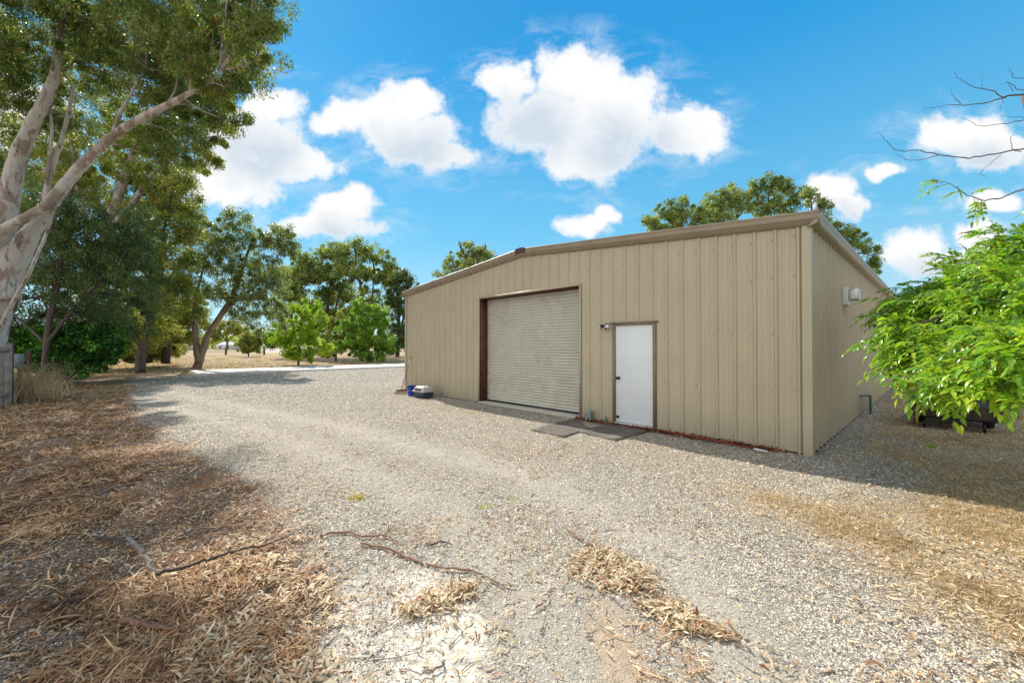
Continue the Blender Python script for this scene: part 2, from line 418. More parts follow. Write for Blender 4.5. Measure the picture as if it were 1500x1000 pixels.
# ------------------------------------------------------------------ the metal building
SL = 1/12.0; EZ = 3.50; RIDGE = WID/2
def topz(s): return EZ + SL*np.minimum(s, WID-s)
bld = empty('metal_building', C0, 'long tan ribbed steel workshop with a low gable roof, roll-up door and white entry door', 'building')
def profile(length, first):
    """rib profile: list of (s, outward offset)"""
    pts = [(0, 0)]
    k = first
    while k < length-.04:
        for ds, h in ((-.036, 0), (-.013, .036), (.013, .036), (.036, 0)):
            if 0 < k+ds < length: pts.append((k+ds, h))
        for c in (.1016, .2032):
            for ds, h in ((-.022, 0), (-.010, .008), (.010, .008), (.022, 0)):
                if 0 < k+c+ds < length: pts.append((k+c+ds, h))
        k += .3048
    pts.append((length, 0)); return pts
def panel_wall(name, org, along, out, length, first, zt, openings=(), screws=True, z0=-.03):
    mb = MB(); pr = profile(length, first)
    cuts = sorted({c for o in openings for c in o[:2]})
    ps = [p[0] for p in pr]; ph = [p[1] for p in pr]
    for c in cuts:
        if min(abs(np.array(ps)-c)) > 1e-4:
            h = float(np.interp(c, ps, ph)); i = int(np.searchsorted(ps, c)); ps.insert(i, c); ph.insert(i, h)
    if length/2 not in ps:
        h = float(np.interp(length/2, ps, ph)); i = int(np.searchsorted(ps, length/2)); ps.insert(i, length/2); ph.insert(i, h)
    for (a, ha), (b_, hb) in zip(zip(ps[:-1], ph[:-1]), zip(ps[1:], ph[1:])):
        mid = (a+b_)/2; zz = z0
        for (o0, o1, oz) in openings:
            if o0 < mid < o1: zz = oz
        A = org+along*a+out*ha; Bq = org+along*b_+out*hb
        mb.add([A+Z*zz, Bq+Z*zz, Bq+Z*zt(b_), A+Z*zt(a)], [[0, 1, 2, 3]])
    nwall = sum(len(q) for q in mb.f)
    if screws:
        k = first; j = 0
        while k < length-.1:
            for z in (.10, .95, 1.85, 2.75, 3.38):
                s_ = k+.055
                if any(o0-.03 < s_ < o1+.03 and z < oz+.03 for (o0, o1, oz) in openings): continue
                c = org+along*s_+out*.003+Z*(z+.012*math.sin(k*7))
                r = .0095
                ring = [c+along*r*math.cos(q*math.pi/3)+Z*r*math.sin(q*math.pi/3) for q in range(6)]
                ring2 = [q+out*.007 for q in ring]
                mb.add(ring+ring2, [[q, (q+1) % 6, (q+1) % 6+6, q+6] for q in range(6)]+[[6, 7, 8, 9], [6, 9, 10, 11]])
            k += .3048
    o = mb.build(name, M['wall'], bld)
    o.data.materials.append(M['screw'])
    mi = np.zeros(len(o.data.polygons), np.int32); mi[nwall:] = 1
    o.data.polygons.foreach_set('material_index', mi)
    return o
GD = (4.36, 8.04, 3.07); PD = (2.50, 3.47, 2.135)
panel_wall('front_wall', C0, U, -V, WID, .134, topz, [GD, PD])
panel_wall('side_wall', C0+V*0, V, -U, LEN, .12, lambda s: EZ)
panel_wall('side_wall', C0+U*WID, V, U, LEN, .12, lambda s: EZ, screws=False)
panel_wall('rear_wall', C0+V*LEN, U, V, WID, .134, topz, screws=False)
# rust-dark base angle under the panels
mb = MB()
for a, b_ in ((0-.02, GD[0]), (GD[1], WID+.02)):
    mb.box(B((a+b_)/2, -.004, -.045), (b_-a, .05, .09), [U, V, Z])
mb.box(B(-.004, LEN/2, -.045), (.05, LEN+.0, .09), [U, V, Z])
mb.build('base_angle', M['black'], bld)
# corner trims
def corner(s, t, du, dv):
    mb = MB(); w = .085; o = .036
    pu, pv = -U*du, -V*dv      # outward directions
    c = B(s, t, 0)
    pts = [c-pu*w+pv*(o-.006), c-pu*w+pv*o, c+pu*o+pv*o, c+pu*o-pv*w, c+pu*(o-.006)-pv*w]
    zt = EZ+.03
    n = len(pts)
    for i in range(n-1):
        mb.add([pts[i]-Z*.03, pts[i+1]-Z*.03, pts[i+1]+Z*zt, pts[i]+Z*zt], [[0, 1, 2, 3]])
    mb.build('corner_trim', M['wall'], bld)
corner(0, 0, 1, 1); corner(WID, 0, -1, 1); corner(0, LEN, 1, -1)
# roof: two ribbed slopes
OF, OE = .09, .145
for side in (0, 1):
    mb = MB()
    def RP(s, t, dz=0):
        z = EZ+.17+SL*s+dz
        return B(s if side == 0 else WID-s, t, z)
    pr = profile(LEN+2*OF-.02, .15)
    n = len(pr)
    lo = [RP(-OE, -OF+.01+p[0], p[1]) for p in pr]; hi = [RP(RIDGE, -OF+.01+p[0], p[1]) for p in pr]
    mb.add(lo+hi, [[i, i+1, i+1+n, i+n] for i in range(n-1)])
    lo2 = [q-Z*(.02+pr[i][1]) for i, q in enumerate(lo)]; hi2 = [q-Z*(.02+pr[i][1]) for i, q in enumerate(hi)]
    mb.add(lo2+hi2, [[i, i+1, i+1+n, i+n] for i in range(n-1)])
    mb.build('roof', M['roof'], bld)
# sculptured rake trim (front and rear), eave gutters
RK = [(-.020, .020), (.104, .026), (.116, .012), (.110, -.004), (.098, -.052), (.108, -.066), (.108, -.100), (.072, -.128), (.072, -.160), (.010, -.192)]
for t0, sgn in ((0, -1), (LEN, 1)):
    mb = MB()
    for side in (0, 1):
        pr = []
        for (o, dz) in RK: pr.append(V*sgn*o+Z*dz)
        s0, s1 = (-OE-.006, RIDGE) if side == 0 else (WID+OE+.006, RIDGE)
        z0 = EZ+.19-SL*(OE+.006); z1 = EZ+.19+SL*RIDGE
        mb.strip(pr, B(s0, t0, z0), B(s1, t0, z1))
        # lap joints in the trim
        for q in (.33, .66):
            sq = s0+(s1-s0)*q; zq = z0+(z1-z0)*q
            mb.strip([p+V*sgn*.003 for p in pr[1:]], B(sq-.04, t0, zq-SL*.04*(1 if side == 0 else -1)), B(sq+.04, t0, zq+SL*.04*(1 if side == 0 else -1)))
    mb.build('rake_trim', M['trim'], bld)
GU = [(-.005, -.195), (.105, -.165), (.125, -.150), (.140, -.120), (.140, -.070), (.160, -.045), (.160, .000), (.150, .004), (.146, -.03), (.05, -.04)]
for s0, sgn in ((0, -1), (WID, 1)):
    mb = MB()
    pr = [U*sgn*o+Z*dz for (o, dz) in GU]
    z = EZ+.19-SL*OE-.005
    mb.strip(pr, B(s0, -.098, z), B(s0, LEN+.098, z))
    n = len(GU)
    for t_ in (-.098, LEN+.098):   # end caps
        pts = [B(s0, t_, z)+p for p in pr]
        mb.add([pts[0], pts[1], pts[2], pts[3]], [[0, 1, 2, 3]]); mb.add([pts[0], pts[3], pts[4], pts[8]], [[0, 1, 2, 3]])
        mb.add([pts[8], pts[4], pts[5], pts[6]], [[0, 1, 2, 3]])
    mb.build('gutter', M['soffit'], bld)
# ridge cap with its dark open end
mb = MB()
cap = [(-.20, -.014), (-.17, .012), (0, .030), (.17, .012), (.20, -.014)]
mb.strip([U*o+Z*dz for o, dz in cap], B(RIDGE, -.125, EZ+.205+SL*RIDGE), B(RIDGE, LEN+.1, EZ+.205+SL*RIDGE))
rc = mb.build('ridge_cap', M['roof'], bld)
mb = MB()
zc = EZ+.205+SL*RIDGE
pts = [B(RIDGE-.18, -.127, zc-.010), B(RIDGE, -.127, zc+.020), B(RIDGE+.18, -.127, zc-.010), B(RIDGE+.18, -.127, zc-.125), B(RIDGE, -.127, zc-.105), B(RIDGE-.18, -.127, zc-.125)]
mb.add(pts, [[0, 1, 4, 5], [1, 2, 3, 4]])
mb.add([p+V*.06 for p in pts]+pts, [[0, 1, 7, 6], [1, 2, 8, 7], [2, 3, 9, 8], [5, 0, 6, 11], [3, 4, 10, 9], [4, 5, 11, 10]])
mb.build('ridge_end_plate', simple('maroon_closure', (.085, .028, .035), .5, .4, 14), rc)
# downspout at the far corner
mb = MB(); mb.tube([B(-.12, LEN-.02, EZ-.05), B(-.08, LEN-.02, EZ-.25), B(-.08, LEN-.02, .12), B(-.2, LEN-.02, .03)], .05, 8)
mb.build('downspout', M['primer'], bld)
# opening trims (roll-up door)
DR = .26
gdo = empty('roll_up_door', (0, 0, 0)); gdo.parent = bld
gdo.location = tuple(B(6.2, 0, 0)-C0)
mb = MB()
nsl = 40; zs = np.linspace(.075, GD[2]+.02, nsl*8+1)
ph = (zs-zs[0])/(zs[-1]-zs[0])*nsl
off = .013*np.cos(ph*2*math.pi)+.004*np.cos(ph*4*math.pi)
a = [B(GD[0]+.02, DR-o, z) for o, z in zip(off, zs)]; b_ = [B(GD[1]-.02, DR-o, z) for o, z in zip(off, zs)]
n = len(zs)
mb.add(a+b_, [[i, i+1, i+1+n, i+n] for i in range(n-1)])
mb.build('curtain', M['curtain'], gdo, smooth=True)
mb = MB(); mb.box(B((GD[0]+GD[1])/2, DR-.005, .045), (GD[1]-GD[0]-.03, .045, .045), [U, V, Z])
mb.build('bottom_bar', M['black'], gdo)
for s_ in (GD[1]-.012, GD[0]+.012):
    mb = MB(); mb.box(B(s_, DR/2+.02, GD[2]/2+.005), (.024, DR+.06, GD[2]-.05), [U, V, Z])
    for z in (.35, 1.2, 2.1): mb.box(B(s_+(.018 if s_ < 6 else -.018), DR*.55, z), (.012, .05, .05), [U, V, Z])
    mb.build('jamb', M['primer'], gdo)
mb = MB(); mb.box(B((GD[0]+GD[1])/2, DR/2+.02, GD[2]-.012), (GD[1]-GD[0]-.05, DR+.06, .024), [U, V, Z])
mb.build('header', M['primer'], gdo)
mb = MB()
mb.box(B((GD[0]+GD[1])/2, -.037, GD[2]+.012), (GD[1]-GD[0]+.12, .016, .05), [U, V, Z])
for s_ in (GD[0]-.02, GD[1]+.02): mb.box(B(s_, -.036, GD[2]/2-.02), (.05, .014, GD[2]), [U, V, Z])
mb.build('door_trim', M['wall'], gdo)
mb = MB(); mb.box(B((GD[0]+GD[1])/2, -.008+DR/2, -.05), (GD[1]-GD[0]+.05, DR+.12, .145), [U, V, Z])
mb.build('sill', M['concrete'], gdo, bevel=.01)
# person door
pdo = empty('entry_door', (0, 0, 0)); pdo.parent = bld; pdo.location = tuple(B(3.0, 0, 0)-C0)
s0, s1 = PD[0]+.055, PD[1]-.055
mb = MB(); mb.box(B((s0+s1)/2, .012, 1.075), (s1-s0, .044, 2.04), [U, V, Z]); mb.build('door_panel', M['door'], pdo, bevel=.003)
mb = MB()
for s_ in (PD[0]+.022, PD[1]-.022): mb.box(B(s_, -.002, 1.05), (.056, .09, 2.15), [U, V, Z])
mb.box(B((PD[0]+PD[1])/2, -.002, 2.115), (PD[1]-PD[0]-.066, .088, .04), [U, V, Z])
mb.box(B((PD[0]+PD[1])/2, -.040, 2.148), (PD[1]-PD[0]+.14, .018, .03), [U, V, Z])
mb.build('door_frame', M['frame'], pdo)
mb = MB(); mb.box(B((PD[0]+PD[1])/2, -.01, .018), (PD[1]-PD[0]-.10, .11, .05), [U, V, Z]); mb.build('threshold', M['whitemetal'], pdo)
kz = .98; ks = s1-.075
mb = MB(); mb.tube([B(ks, -.011, kz), B(ks, -.022, kz), B(ks, -.030, kz), B(ks, -.05, kz), B(ks, -.06, kz), B(ks, -.075, kz), B(ks, -.085, kz)], [.036, .034, .015, .014, .028, .030, .016], 14)
mb.build('door_knob', M['black'], pdo, smooth=True)
for z in (.30, 1.08, 1.86):
    mb = MB(); mb.tube([B(s0-.004, -.014, z-.05), B(s0-.004, -.014, z+.05)], .008, 8); mb.build('hinge', M['silver'], pdo)
mb = MB(); mb.box(B(s1-.012, -.012, .98), (.022, .006, .10), [U, V, Z]); mb.build('latch_plate', M['silver'], pdo)
mb = MB(); mb.tube([B(s1-.05, -.011, .16), B(s1-.05, -.045, .16)], .022, 10); mb.box(B(s1-.05, -.016, .155), (.06, .01, .06), [U, V, Z])
mb.build('door_stop', M['black'], pdo)
# twin spot lamp beside the entry door
lp = empty('spot_lamp', (0, 0, 0)); lp.parent = bld; lp.location = tuple(B(3.62, 0, 2.1)-C0)
lc = B(3.62, -.04, 2.10)
mb = MB(); mb.tube([lc+V*.04, lc-V*.0, lc-V*.025], [.05, .05, .03], 12); mb.tube([lc-V*.02, lc-V*.05+U*.03], .012, 6); mb.tube([lc-V*.02, lc-V*.05-U*.03], .012, 6)
mb.tube([lc-V*.02-Z*.02, lc-V*.04-Z*.055, lc-V*.04-Z*.08], [.02, .022, .016], 8)
mb.build('mount', M['black'], lp)
for sg in (1, -1):
    a0 = lc-V*.05+U*.03*sg; dd = unit(-V*.8+U*.7*sg-Z*.25)
    mb = MB(); mb.tube([a0, a0+dd*.02, a0+dd*.07, a0+dd*.10], [.016, .032, .040, .050], 12); h = mb.build('lamp_head', M['black'], lp, smooth=True)
    mb = MB(); mb.tube([a0+dd*.101, a0+dd*.106, a0+dd*.111], [.044, .040, .02], 12); mb.build('lens', M['glass'], h, smooth=True)
# floodlight on the side wall
fc = B(-.03, 2.98, 2.66)
fl = empty('wall_floodlight', (0, 0, 0)); fl.parent = bld; fl.location = tuple(fc-C0)
mb = MB(); mb.box(fc-U*.04, (.10, .30, .36), [U, V, Z]); mb.build('ballast_box', M['whitemetal'], fl, bevel=.012)
mb = MB(); mb.box(fc-U*.17+Z*.03, (.16, .24, .24), [U, V, Z]); mb.build('lamp_housing', M['silver'], fl, bevel=.02)
mb = MB(); mb.box(fc-U*.172+Z*.02-V*.122, (.11, .012, .16), [U, V, Z]); mb.build('lens', M['glass'], fl, bevel=.004)

# ------------------------------------------------------------------ small things by the wall
# electrical / valve stub at the wall foot
vb = B(4.02, -.14, 0)
r = empty('hose_bib', vb, 'small grey-green valve box standing at the wall foot between the two doors', 'valve box')
mb = MB(); mb.box(vb+Z*.12, (.13, .09, .22), [U, V, Z]); mb.build('box', simple('grey_green_metal', (.20, .25, .22), .6, .2, 9), r, bevel=.012)
mb = MB(); mb.tube([vb+Z*.05-V*.04, vb+Z*.09-V*.10, vb+Z*.02-V*.12], .014, 8); mb.build('spout', M['silver'], r)
mb = MB(); mb.tube([vb-Z*.05+U*.09, vb+Z*.15+U*.09], .018, 8); mb.tube([vb+Z*.1+U*.09, vb+Z*.1], .012, 6); mb.build('pipe', M['greenpipe'], r)
vb = B(3.60, -.10, 0)
r = tag(MB().tube([vb-Z*.05, vb+Z*.11, vb+Z*.13], [.03, .03, .01], 10).build('pipe_stub', M['greenpipe'], smooth=True), 'short dark pipe stub at the lower left foot of the white entry door', 'pipe')

# green elbow pipe by the side wall
pb = P(1277, 600, 9.6)
pts = [B(.0, 5.1, .47), B(-.10, 5.35, .46), B(-.17, 5.58, .45), B(-.18, 5.64, .38), B(-.18, 5.64, -.05)]
r = tag(MB().tube(smoothpath(pts, 4), .024, 10).build('elbow_pipe', M['greenpipe'], smooth=True), 'thin green elbow pipe rising from the dirt and entering the shaded side wall', 'pipe')

# rubber mats
def mat_at(corners, label):
    mb = MB(); z = .012
    c = [np.array([*q[:2], 0]) for q in corners]
    n = 12; V_ = []
    for lay in (0, 1):
        for i in range(n+1):
            for j in range(n+1):
                a, b2 = i/n, j/n
                p = (c[0]*(1-a)+c[1]*a)*(1-b2)+(c[3]*(1-a)+c[2]*a)*b2
                zz = height(np.array([p[0]]), np.array([p[1]]))[0]*.6
                lift = .006*math.sin(a*9+b2*5)+.010*max(0, a*2-1.75+b2*.1)
                V_.append([p[0], p[1], zz+.006+lift+(.020 if lay else -.02)])
    m_ = (n+1)**2; f = []
    for i in range(n):
        for j in range(n):
            a = i*(n+1)+j; q = [a, a+n+1, a+n+2, a+1]
            f.append([x+m_ for x in q]); f.append(q[::-1])
    bd = [(i, 0) for i in range(n)]+[(n, j) for j in range(n)]+[(i, n) for i in range(n, 0, -1)]+[(0, j) for j in range(n, 0, -1)]
    ids = [i*(n+1)+j for i, j in bd]
    for a, b2 in zip(ids, ids[1:]+ids[:1]): f.append([a, b2, b2+m_, a+m_])
    mb.add(V_, f)
    return tag(mb.build('rubber_mat', M['rubber']), label, 'mat', 'rubber mats outside the entry door')
mat_at([G(776, 630), G(826, 641), G(863, 628.5), G(843, 612.5)], 'left worn brown-grey rubber mat on gravel, nearer the roll-up door')
mat_at([G(846, 633), G(902, 646), G(947, 632), G(905, 618.5)], 'right grey rubber mat directly before the white entry door')

# red pole with pale tip lying along the wall
a0 = B(.66, -.42, .035); a1 = B(2.6, -.20, .05)
r = empty('red_pole', a0, 'long red pole with a white tip lying along the wall right of the entry door', 'pole')
MB().tube([a0, (a0+a1)/2+Z*.01, a1], .014, 8).build('shaft', M['redpaint'], r, smooth=True)
d_ = unit(a0-a1); MB().tube([a0+d_*.001, a0+d_*.05, a0+d_*.2], [.014, .016, .012], 8).build('tip', M['whitemetal'], r, smooth=True)
a0 = B(1.35, -.30, .03); a1 = B(2.9, -.12, .04)
r = tag(MB().tube([a0, (a0+a1)/2+Z*.004, a1], .011, 8).build('red_bar', simple('dull_red_steel', (.19, .03, .02), .6, .3, 9), smooth=True), 'shorter dull red bar lying between the long red pole and the wall', 'bar')

# things at the left corner
kb = G(588, 576); kb[2] = 0
top_ = P(601.5, 521, 14.95)
r = empty('broom', kb, 'broom with a long wooden handle and pale head leaning on the left building corner', 'broom')
MB().tube([kb+Z*.10, (kb+top_)/2+Z*.0, top_], .016, 8).build('handle', M['wood_handle'], r, smooth=True)
mb = MB(); ax = [unit(np.array([.9, .3, 0])), unit(np.array([-.3, .9, 0])), Z]
mb.box(kb+Z*.12, (.34, .07, .05), ax); mb.build('head', M['redpaint'], r, bevel=.01)
mb = MB()
for i in range(70):
    q = kb+ax[0]*R.uniform(-.17, .17)+ax[1]*R.uniform(-.03, .03); o_ = (q-kb)*.5
    mb.tube([q+Z*.10, q+o_+Z*(.0)], [.007, .010], 4, caps=False)
mb.build('bristles', M['broomhead'], r)
kb = G(603, 578.5)
r = empty('bucket', kb, 'blue plastic bucket standing between the broom and the pet carrier', 'bucket')
mb = MB(); nb = 24
outer = [(0, .115), (.30, .150), (.305, .160), (.325, .160), (.325, .150), (.03, .11), (.03, .0)]
mb.tube([kb+Z*h for h, _ in outer], [w for _, w in outer], nb, caps=False)
mb.build('body', M['blue'], r, smooth=True)
mb = MB(); ar = [kb+Z*(.31)+np.array([.165*math.cos(a), .02, -.15*abs(math.sin(a))-.0]) for a in np.linspace(0, math.pi, 12)]
mb.tube([q-np.array([0, .15*math.sin(a), 0]) for q, a in zip(ar, np.linspace(0, math.pi, 12))], .006, 6); mb.build('bail_handle', M['silver'], r)
kb = G(620.5, 581.5)
r = empty('pet_carrier', kb, 'low plastic carrier with pale grey lid and dark slate base beside the blue bucket', 'pet carrier')
ax = [U, V, Z]
def tapered(mb, c, a, b2, h0, h1, k0, k1, ax):
    v = []
    for h, k in ((h0, k0), (h1, k1)):
        for i, j in ((-1, -1), (1, -1), (1, 1), (-1, 1)): v.append(c+ax[0]*a/2*k*i+ax[1]*b2/2*k*j+Z*h)
    return mb.add(v, [[3, 2, 1, 0], [4, 5, 6, 7], [0, 1, 5, 4], [1, 2, 6, 5], [2, 3, 7, 6], [3, 0, 4, 7]])
tapered(MB(), kb, .62, .42, .0, .19, .88, 1, ax).build('base_tray', M['darkplastic'], r, bevel=.02)
mb = MB(); tapered(mb, kb, .62, .42, .215, .33, .98, .84, ax); tapered(mb, kb, .62*.84, .42*.84, .3295, .36, .98, .80, ax)
mb.build('lid', M['greyplastic'], r, bevel=.025)
mb = MB(); tapered(mb, kb, .65, .45, .185, .215, 1, 1, ax); mb.build('rim', M['greyplastic'], r, bevel=.008)
mb = MB(); mb.tube([kb+Z*.355-U*.09, kb+Z*.39-U*.06, kb+Z*.39+U*.06, kb+Z*.355+U*.09], .012, 6); mb.build('handle', M['darkplastic'], r)
mb = MB()
for i in range(5): mb.box(kb+Z*.27-V*.205+U*(-.16+.08*i), (.045, .012, .06), ax)
mb.build('vent', M['darkplastic'], r)

# timber trailer bed under the leaves at the right
ax = [-U, V, Z]
c = np.array([8.19, 8.4, 0]) - U*.62 + V*.92
tr = empty('utility_trailer', c, 'low dark flatbed trailer half hidden under the bright green leaves at the right', 'trailer')
mb = MB()
for i in range(9): mb.box(c+ax[1]*(-.80+.20*i)+Z*.43, (1.18, .19, .035), ax)
mb.build('deck', M['darkwood'], tr)
mb = MB(); mb.box(c-ax[1]*.92+Z*.38, (1.24, .04, .26), ax); mb.box(c+ax[1]*.92+Z*.38, (1.24, .04, .26), ax)
mb.box(c-ax[0]*.61+Z*.38, (.04, 1.80, .26), ax); mb.box(c+ax[0]*.61+Z*.38, (.04, 1.80, .26), ax)
for i in range(-2, 3): mb.box(c-ax[1]*.951+ax[0]*.28*i+Z*.38, (.05, .02, .26), ax)
mb.build('frame', M['darkwood'], tr, bevel=.004)
for sx in (-1, 1):
    w = c+ax[0]*.50*sx+Z*.16
    wm = MB(); wm.tube([w-ax[0]*.07, w-ax[0]*.06, w+ax[0]*.06, w+ax[0]*.07], [.13, .16, .16, .13], 20); wo = wm.build('wheel', M['black'], tr, smooth=False)
    wm = MB(); wm.tube([w+ax[0]*.071*sx, w+ax[0]*.085*sx], [.08, .06], 14); wm.build('rim', M['silver'], wo)
mb = MB(); mb.box(c+Z*.16, (.86, .05, .05), ax); mb.box(c-ax[1]*.8+Z*.23, (1.1, .06, .05), ax); mb.box(c-ax[1]*.8-ax[0]*.4+Z*.1, (.05, .05, .2), ax); mb.box(c-ax[1]*.8+ax[0]*.4+Z*.1, (.05, .05, .2), ax); mb.build('axle_beam', M['black'], tr)

# ------------------------------------------------------------------ foliage machinery
def leaves(cent, dirs, L, W, rg, fold=.25):
    n = len(cent)
    L = np.broadcast_to(L, (n,)); W = np.broadcast_to(W, (n,))
    rnd = unit(rg.normal(size=(n, 3))); side = unit(np.cross(dirs, rnd)); nor = np.cross(side, dirs)
    b = cent - dirs*(L/2)[:, None]; tp = cent + dirs*(L/2)[:, None] - nor*(L*.12)[:, None]
    m = cent - dirs*(L*.08)[:, None] + nor*(W*fold)[:, None]
    l = m + side*(W/2)[:, None]; r_ = m - side*(W/2)[:, None]
    v = np.stack([b, l, tp, r_], 1).reshape(-1, 3)
    f = np.arange(n*4).reshape(n, 4)
    return v, f
def crown_mesh(name, blobs, nsub, nleaf, L, W, mat, parent, rg, sub_r=.45, droop=.6, trunkpts=None, twigmb=None, twig_r=.012, shell=.35, flat=.95):
    """blobs: (centre, (rx,ry,rz)); clumps of leaf-sized faces spread through their volume, twigs back to the limbs"""
    vs = []; fs = []; k = 0
    vol = np.array([b[1][0]*b[1][1]*b[1][2] for b in blobs])**(2/3); vol = vol/vol.sum()
    for (c, rr), w in zip(blobs, vol):
        c = np.asarray(c); rr = np.asarray(rr)
        ns = max(3, int(round(nsub*w)))
        d = unit(rg.normal(size=(ns, 3))); rad = rg.uniform(shell**2, 1.35, ns)**.5; sub_k = .74
        cs = c + d*rr*rad[:, None]
        hub = c - np.array([0, 0, rr[2]*.35])
        if trunkpts is not None and twigmb is not None:
            T = trunkpts; q = T[np.argmin(np.linalg.norm(T-hub-np.array([0, 0, -.3]), axis=1))]
            mid = (q+hub)/2+rg.normal(size=3)*.08*np.linalg.norm(hub-q)
            twigmb.tube(smoothpath([q, mid, hub], 4), np.linspace(twig_r*4.5, twig_r*2.4, 9), 6, caps=False)
            for s_ in cs[:: 2]:
                mid = (hub+s_)/2+rg.normal(size=3)*.12*np.linalg.norm(s_-hub)-np.array([0, 0, .05])
                twigmb.tube([hub, mid, s_], [twig_r*1.8, twig_r*1.1, twig_r*.4], 4, caps=False)
        for s_ in cs:
            nl = int(nleaf*rg.uniform(.4, 1.5)); sr = sub_r*sub_k*rg.uniform(.45, 1.45)
            pd = unit(rg.normal(size=(nl, 3)))*(rg.random(nl)**.45)[:, None]
            ctr = s_ + pd*np.array([sr, sr, sr*flat])
            dr = unit(pd*.7+rg.normal(size=(nl, 3))*.55+np.array([0, 0, -droop]))
            v, f = leaves(ctr, dr, L*rg.uniform(.65, 1.3, nl), W*rg.uniform(.7, 1.3, nl), rg)
            vs.append(v); fs.append(f+k); k += len(v)
    return mk(name, np.concatenate(vs), np.concatenate(fs), mat, parent)
def tree(name, label, base, limbs, blobs, nsub, nleaf, L, W, leafm, barkm, seed, cat='tree', group=None, dens=(1.9, .72, 1.08), **kw):
    """limbs: list of [(px,py,d,r),...]; blobs: (px,py,d,rx,rz[,ry])"""
    rg = np.random.default_rng(seed)
    b0 = np.array([base[0], base[1], 0.0])
    root = empty(name, b0, label, cat, group)
    mb = MB(); T = []
    for i, lm in enumerate(limbs):
        pts = np.array([P(*l[:3]) for l in lm])
        rads = np.array([l[-1] for l in lm])
        sp = smoothpath(pts, 6); rs = np.interp(np.linspace(0, len(pts)-1, len(sp)), np.arange(len(pts)), rads)
        wob = np.cumsum(rg.normal(size=sp.shape)*rs.mean()*.045, 0); wob -= np.linspace(0, 1, len(sp))[:, None]*wob[-1]
        sp = sp+wob
        mb.tube(sp, rs, 12 if rs[0] > .1 else 7, rough=.07, seed=seed+i); T.append(sp)
    T = np.concatenate(T)
    nsub = int(nsub*dens[0]); nleaf = int(nleaf*dens[1]); L *= 1.08; W *= 1.3
    bl = [(P(b_[0], b_[1], b_[2]), (b_[3]*dens[2], (b_[5] if len(b_) > 5 else b_[3])*dens[2], b_[4]*dens[2])) for b_ in blobs]
    crown_mesh('crown', bl, nsub, nleaf, L, W, leafm, root, rg, trunkpts=T, twigmb=mb, **kw)
    mb.build('trunk', barkm, root, smooth=True)
    return root
def base_at(px, d): return ((px-CX)/F*d, d)

# --- near white gum on the left edge
d = 11.5
tree('gum_tree', 'large gum at the left edge with pale peeling bark and a long limb arching right', base_at(2, d),
     [[(-28, 605, d, .46), (-22, 540, d, .40), (-14, 470, d, .34), (0, 420, d, .32), (20, 375, d, .30), (44, 335, d, .19), (68, 300, d, .16), (100, 258, d, .135), (132, 222, d, .122), (170, 190, d-.2, .105), (215, 162, d-.4, .09), (262, 138, d-.6, .07), (296, 120, d-.8, .04), (318, 100, d-.9, .015)],
      [(8, 440, d, .30), (2, 370, d, .26), (6, 300, d, .22), (14, 250, d, .20), (34, 195, d, .17), (55, 150, d, .14), (74, 100, d, .11), (80, 50, d, .08), (96, -20, d, .06), (120, -80, d, .03)],
      [(-60, 360, d-.5, .13), (-10, 342, d-.5, .125), (30, 322, d-.4, .12), (62, 300, d-.3, .11), (95, 262, d-.15, .10)],
      [(0, 480, d-.3, .055), (20, 440, d-.4, .05), (42, 398, d-.4, .045), (60, 355, d-.4, .04), (74, 318, d-.3, .03), (80, 280, d, .02)],
      [(62, 298, d+.2, .06), (68, 240, d+.3, .05), (72, 190, d+.3, .04), (70, 150, d+.3, .03), (90, 100, d+.3, .015)],
      [(60, 290, d+.3, .07), (78, 230, d+.5, .06), (95, 170, d+.6, .05), (104, 120, d+.6, .03)],
      [(160, 200, d-.1, .06), (172, 165, d-.1, .045), (190, 130, d, .03), (210, 90, d, .015)],
      [(2, 420, d, .26), (-60, 300, d, .2), (-130, 150, d-.5, .14), (-160, 0, d-1, .08)]],
     [(30, 30, 12, 1.7, 1.5), (110, 50, 12, 1.5, 1.2), (190, 20, 11.5, 1.6, 1.3), (270, 20, 11, 1.4, 1.2), (325, 50, 10.8, 1.1, 1.1), (345, 10, 10.6, .9, 1.0), (255, 85, 11.4, 1.3, .8), (325, 110, 10.9, .9, .7), (300, 75, 10.8, 1.2, .9), (362, 10, 10, .6, .7), (388, 45, 10.4, .25, .2), (180, 100, 12.2, 1.2, .8),
      (20, 110, 12.8, 1.5, 1.1), (60, 160, 13, .9, .6), (300, 150, 12.3, .9, .6), (240, 150, 12.6, 1.1, .8), (325, 165, 12.2, .6, .4), (215, 215, 12.8, 1.0, .7), (265, 205, 12.6, .8, .5), (375, 40, 10.4, .35, .5), (-70, 80, 12, 2.0, 2.0), (-60, 230, 12.5, 1.3, 1.2),
      (60, -70, 11.5, 2.0, 1.5), (200, -90, 10.8, 2.0, 1.5), (330, -70, 10.2, 1.4, 1.2), (385, -90, 9.8, .6, .7), (300, -190, 9.5, 1.5, 1.0), (380, -230, 9, .8, .6), (-100, -80, 10, 2.2, 2.0), (140, -190, 10, 2.0, 1.4), (0, -220, 9.5, 2, 1.5)],
     680, 215, .115, .024, M['gum'], M['whitebark'], 11, sub_r=.40, droop=.75, twig_r=.007)
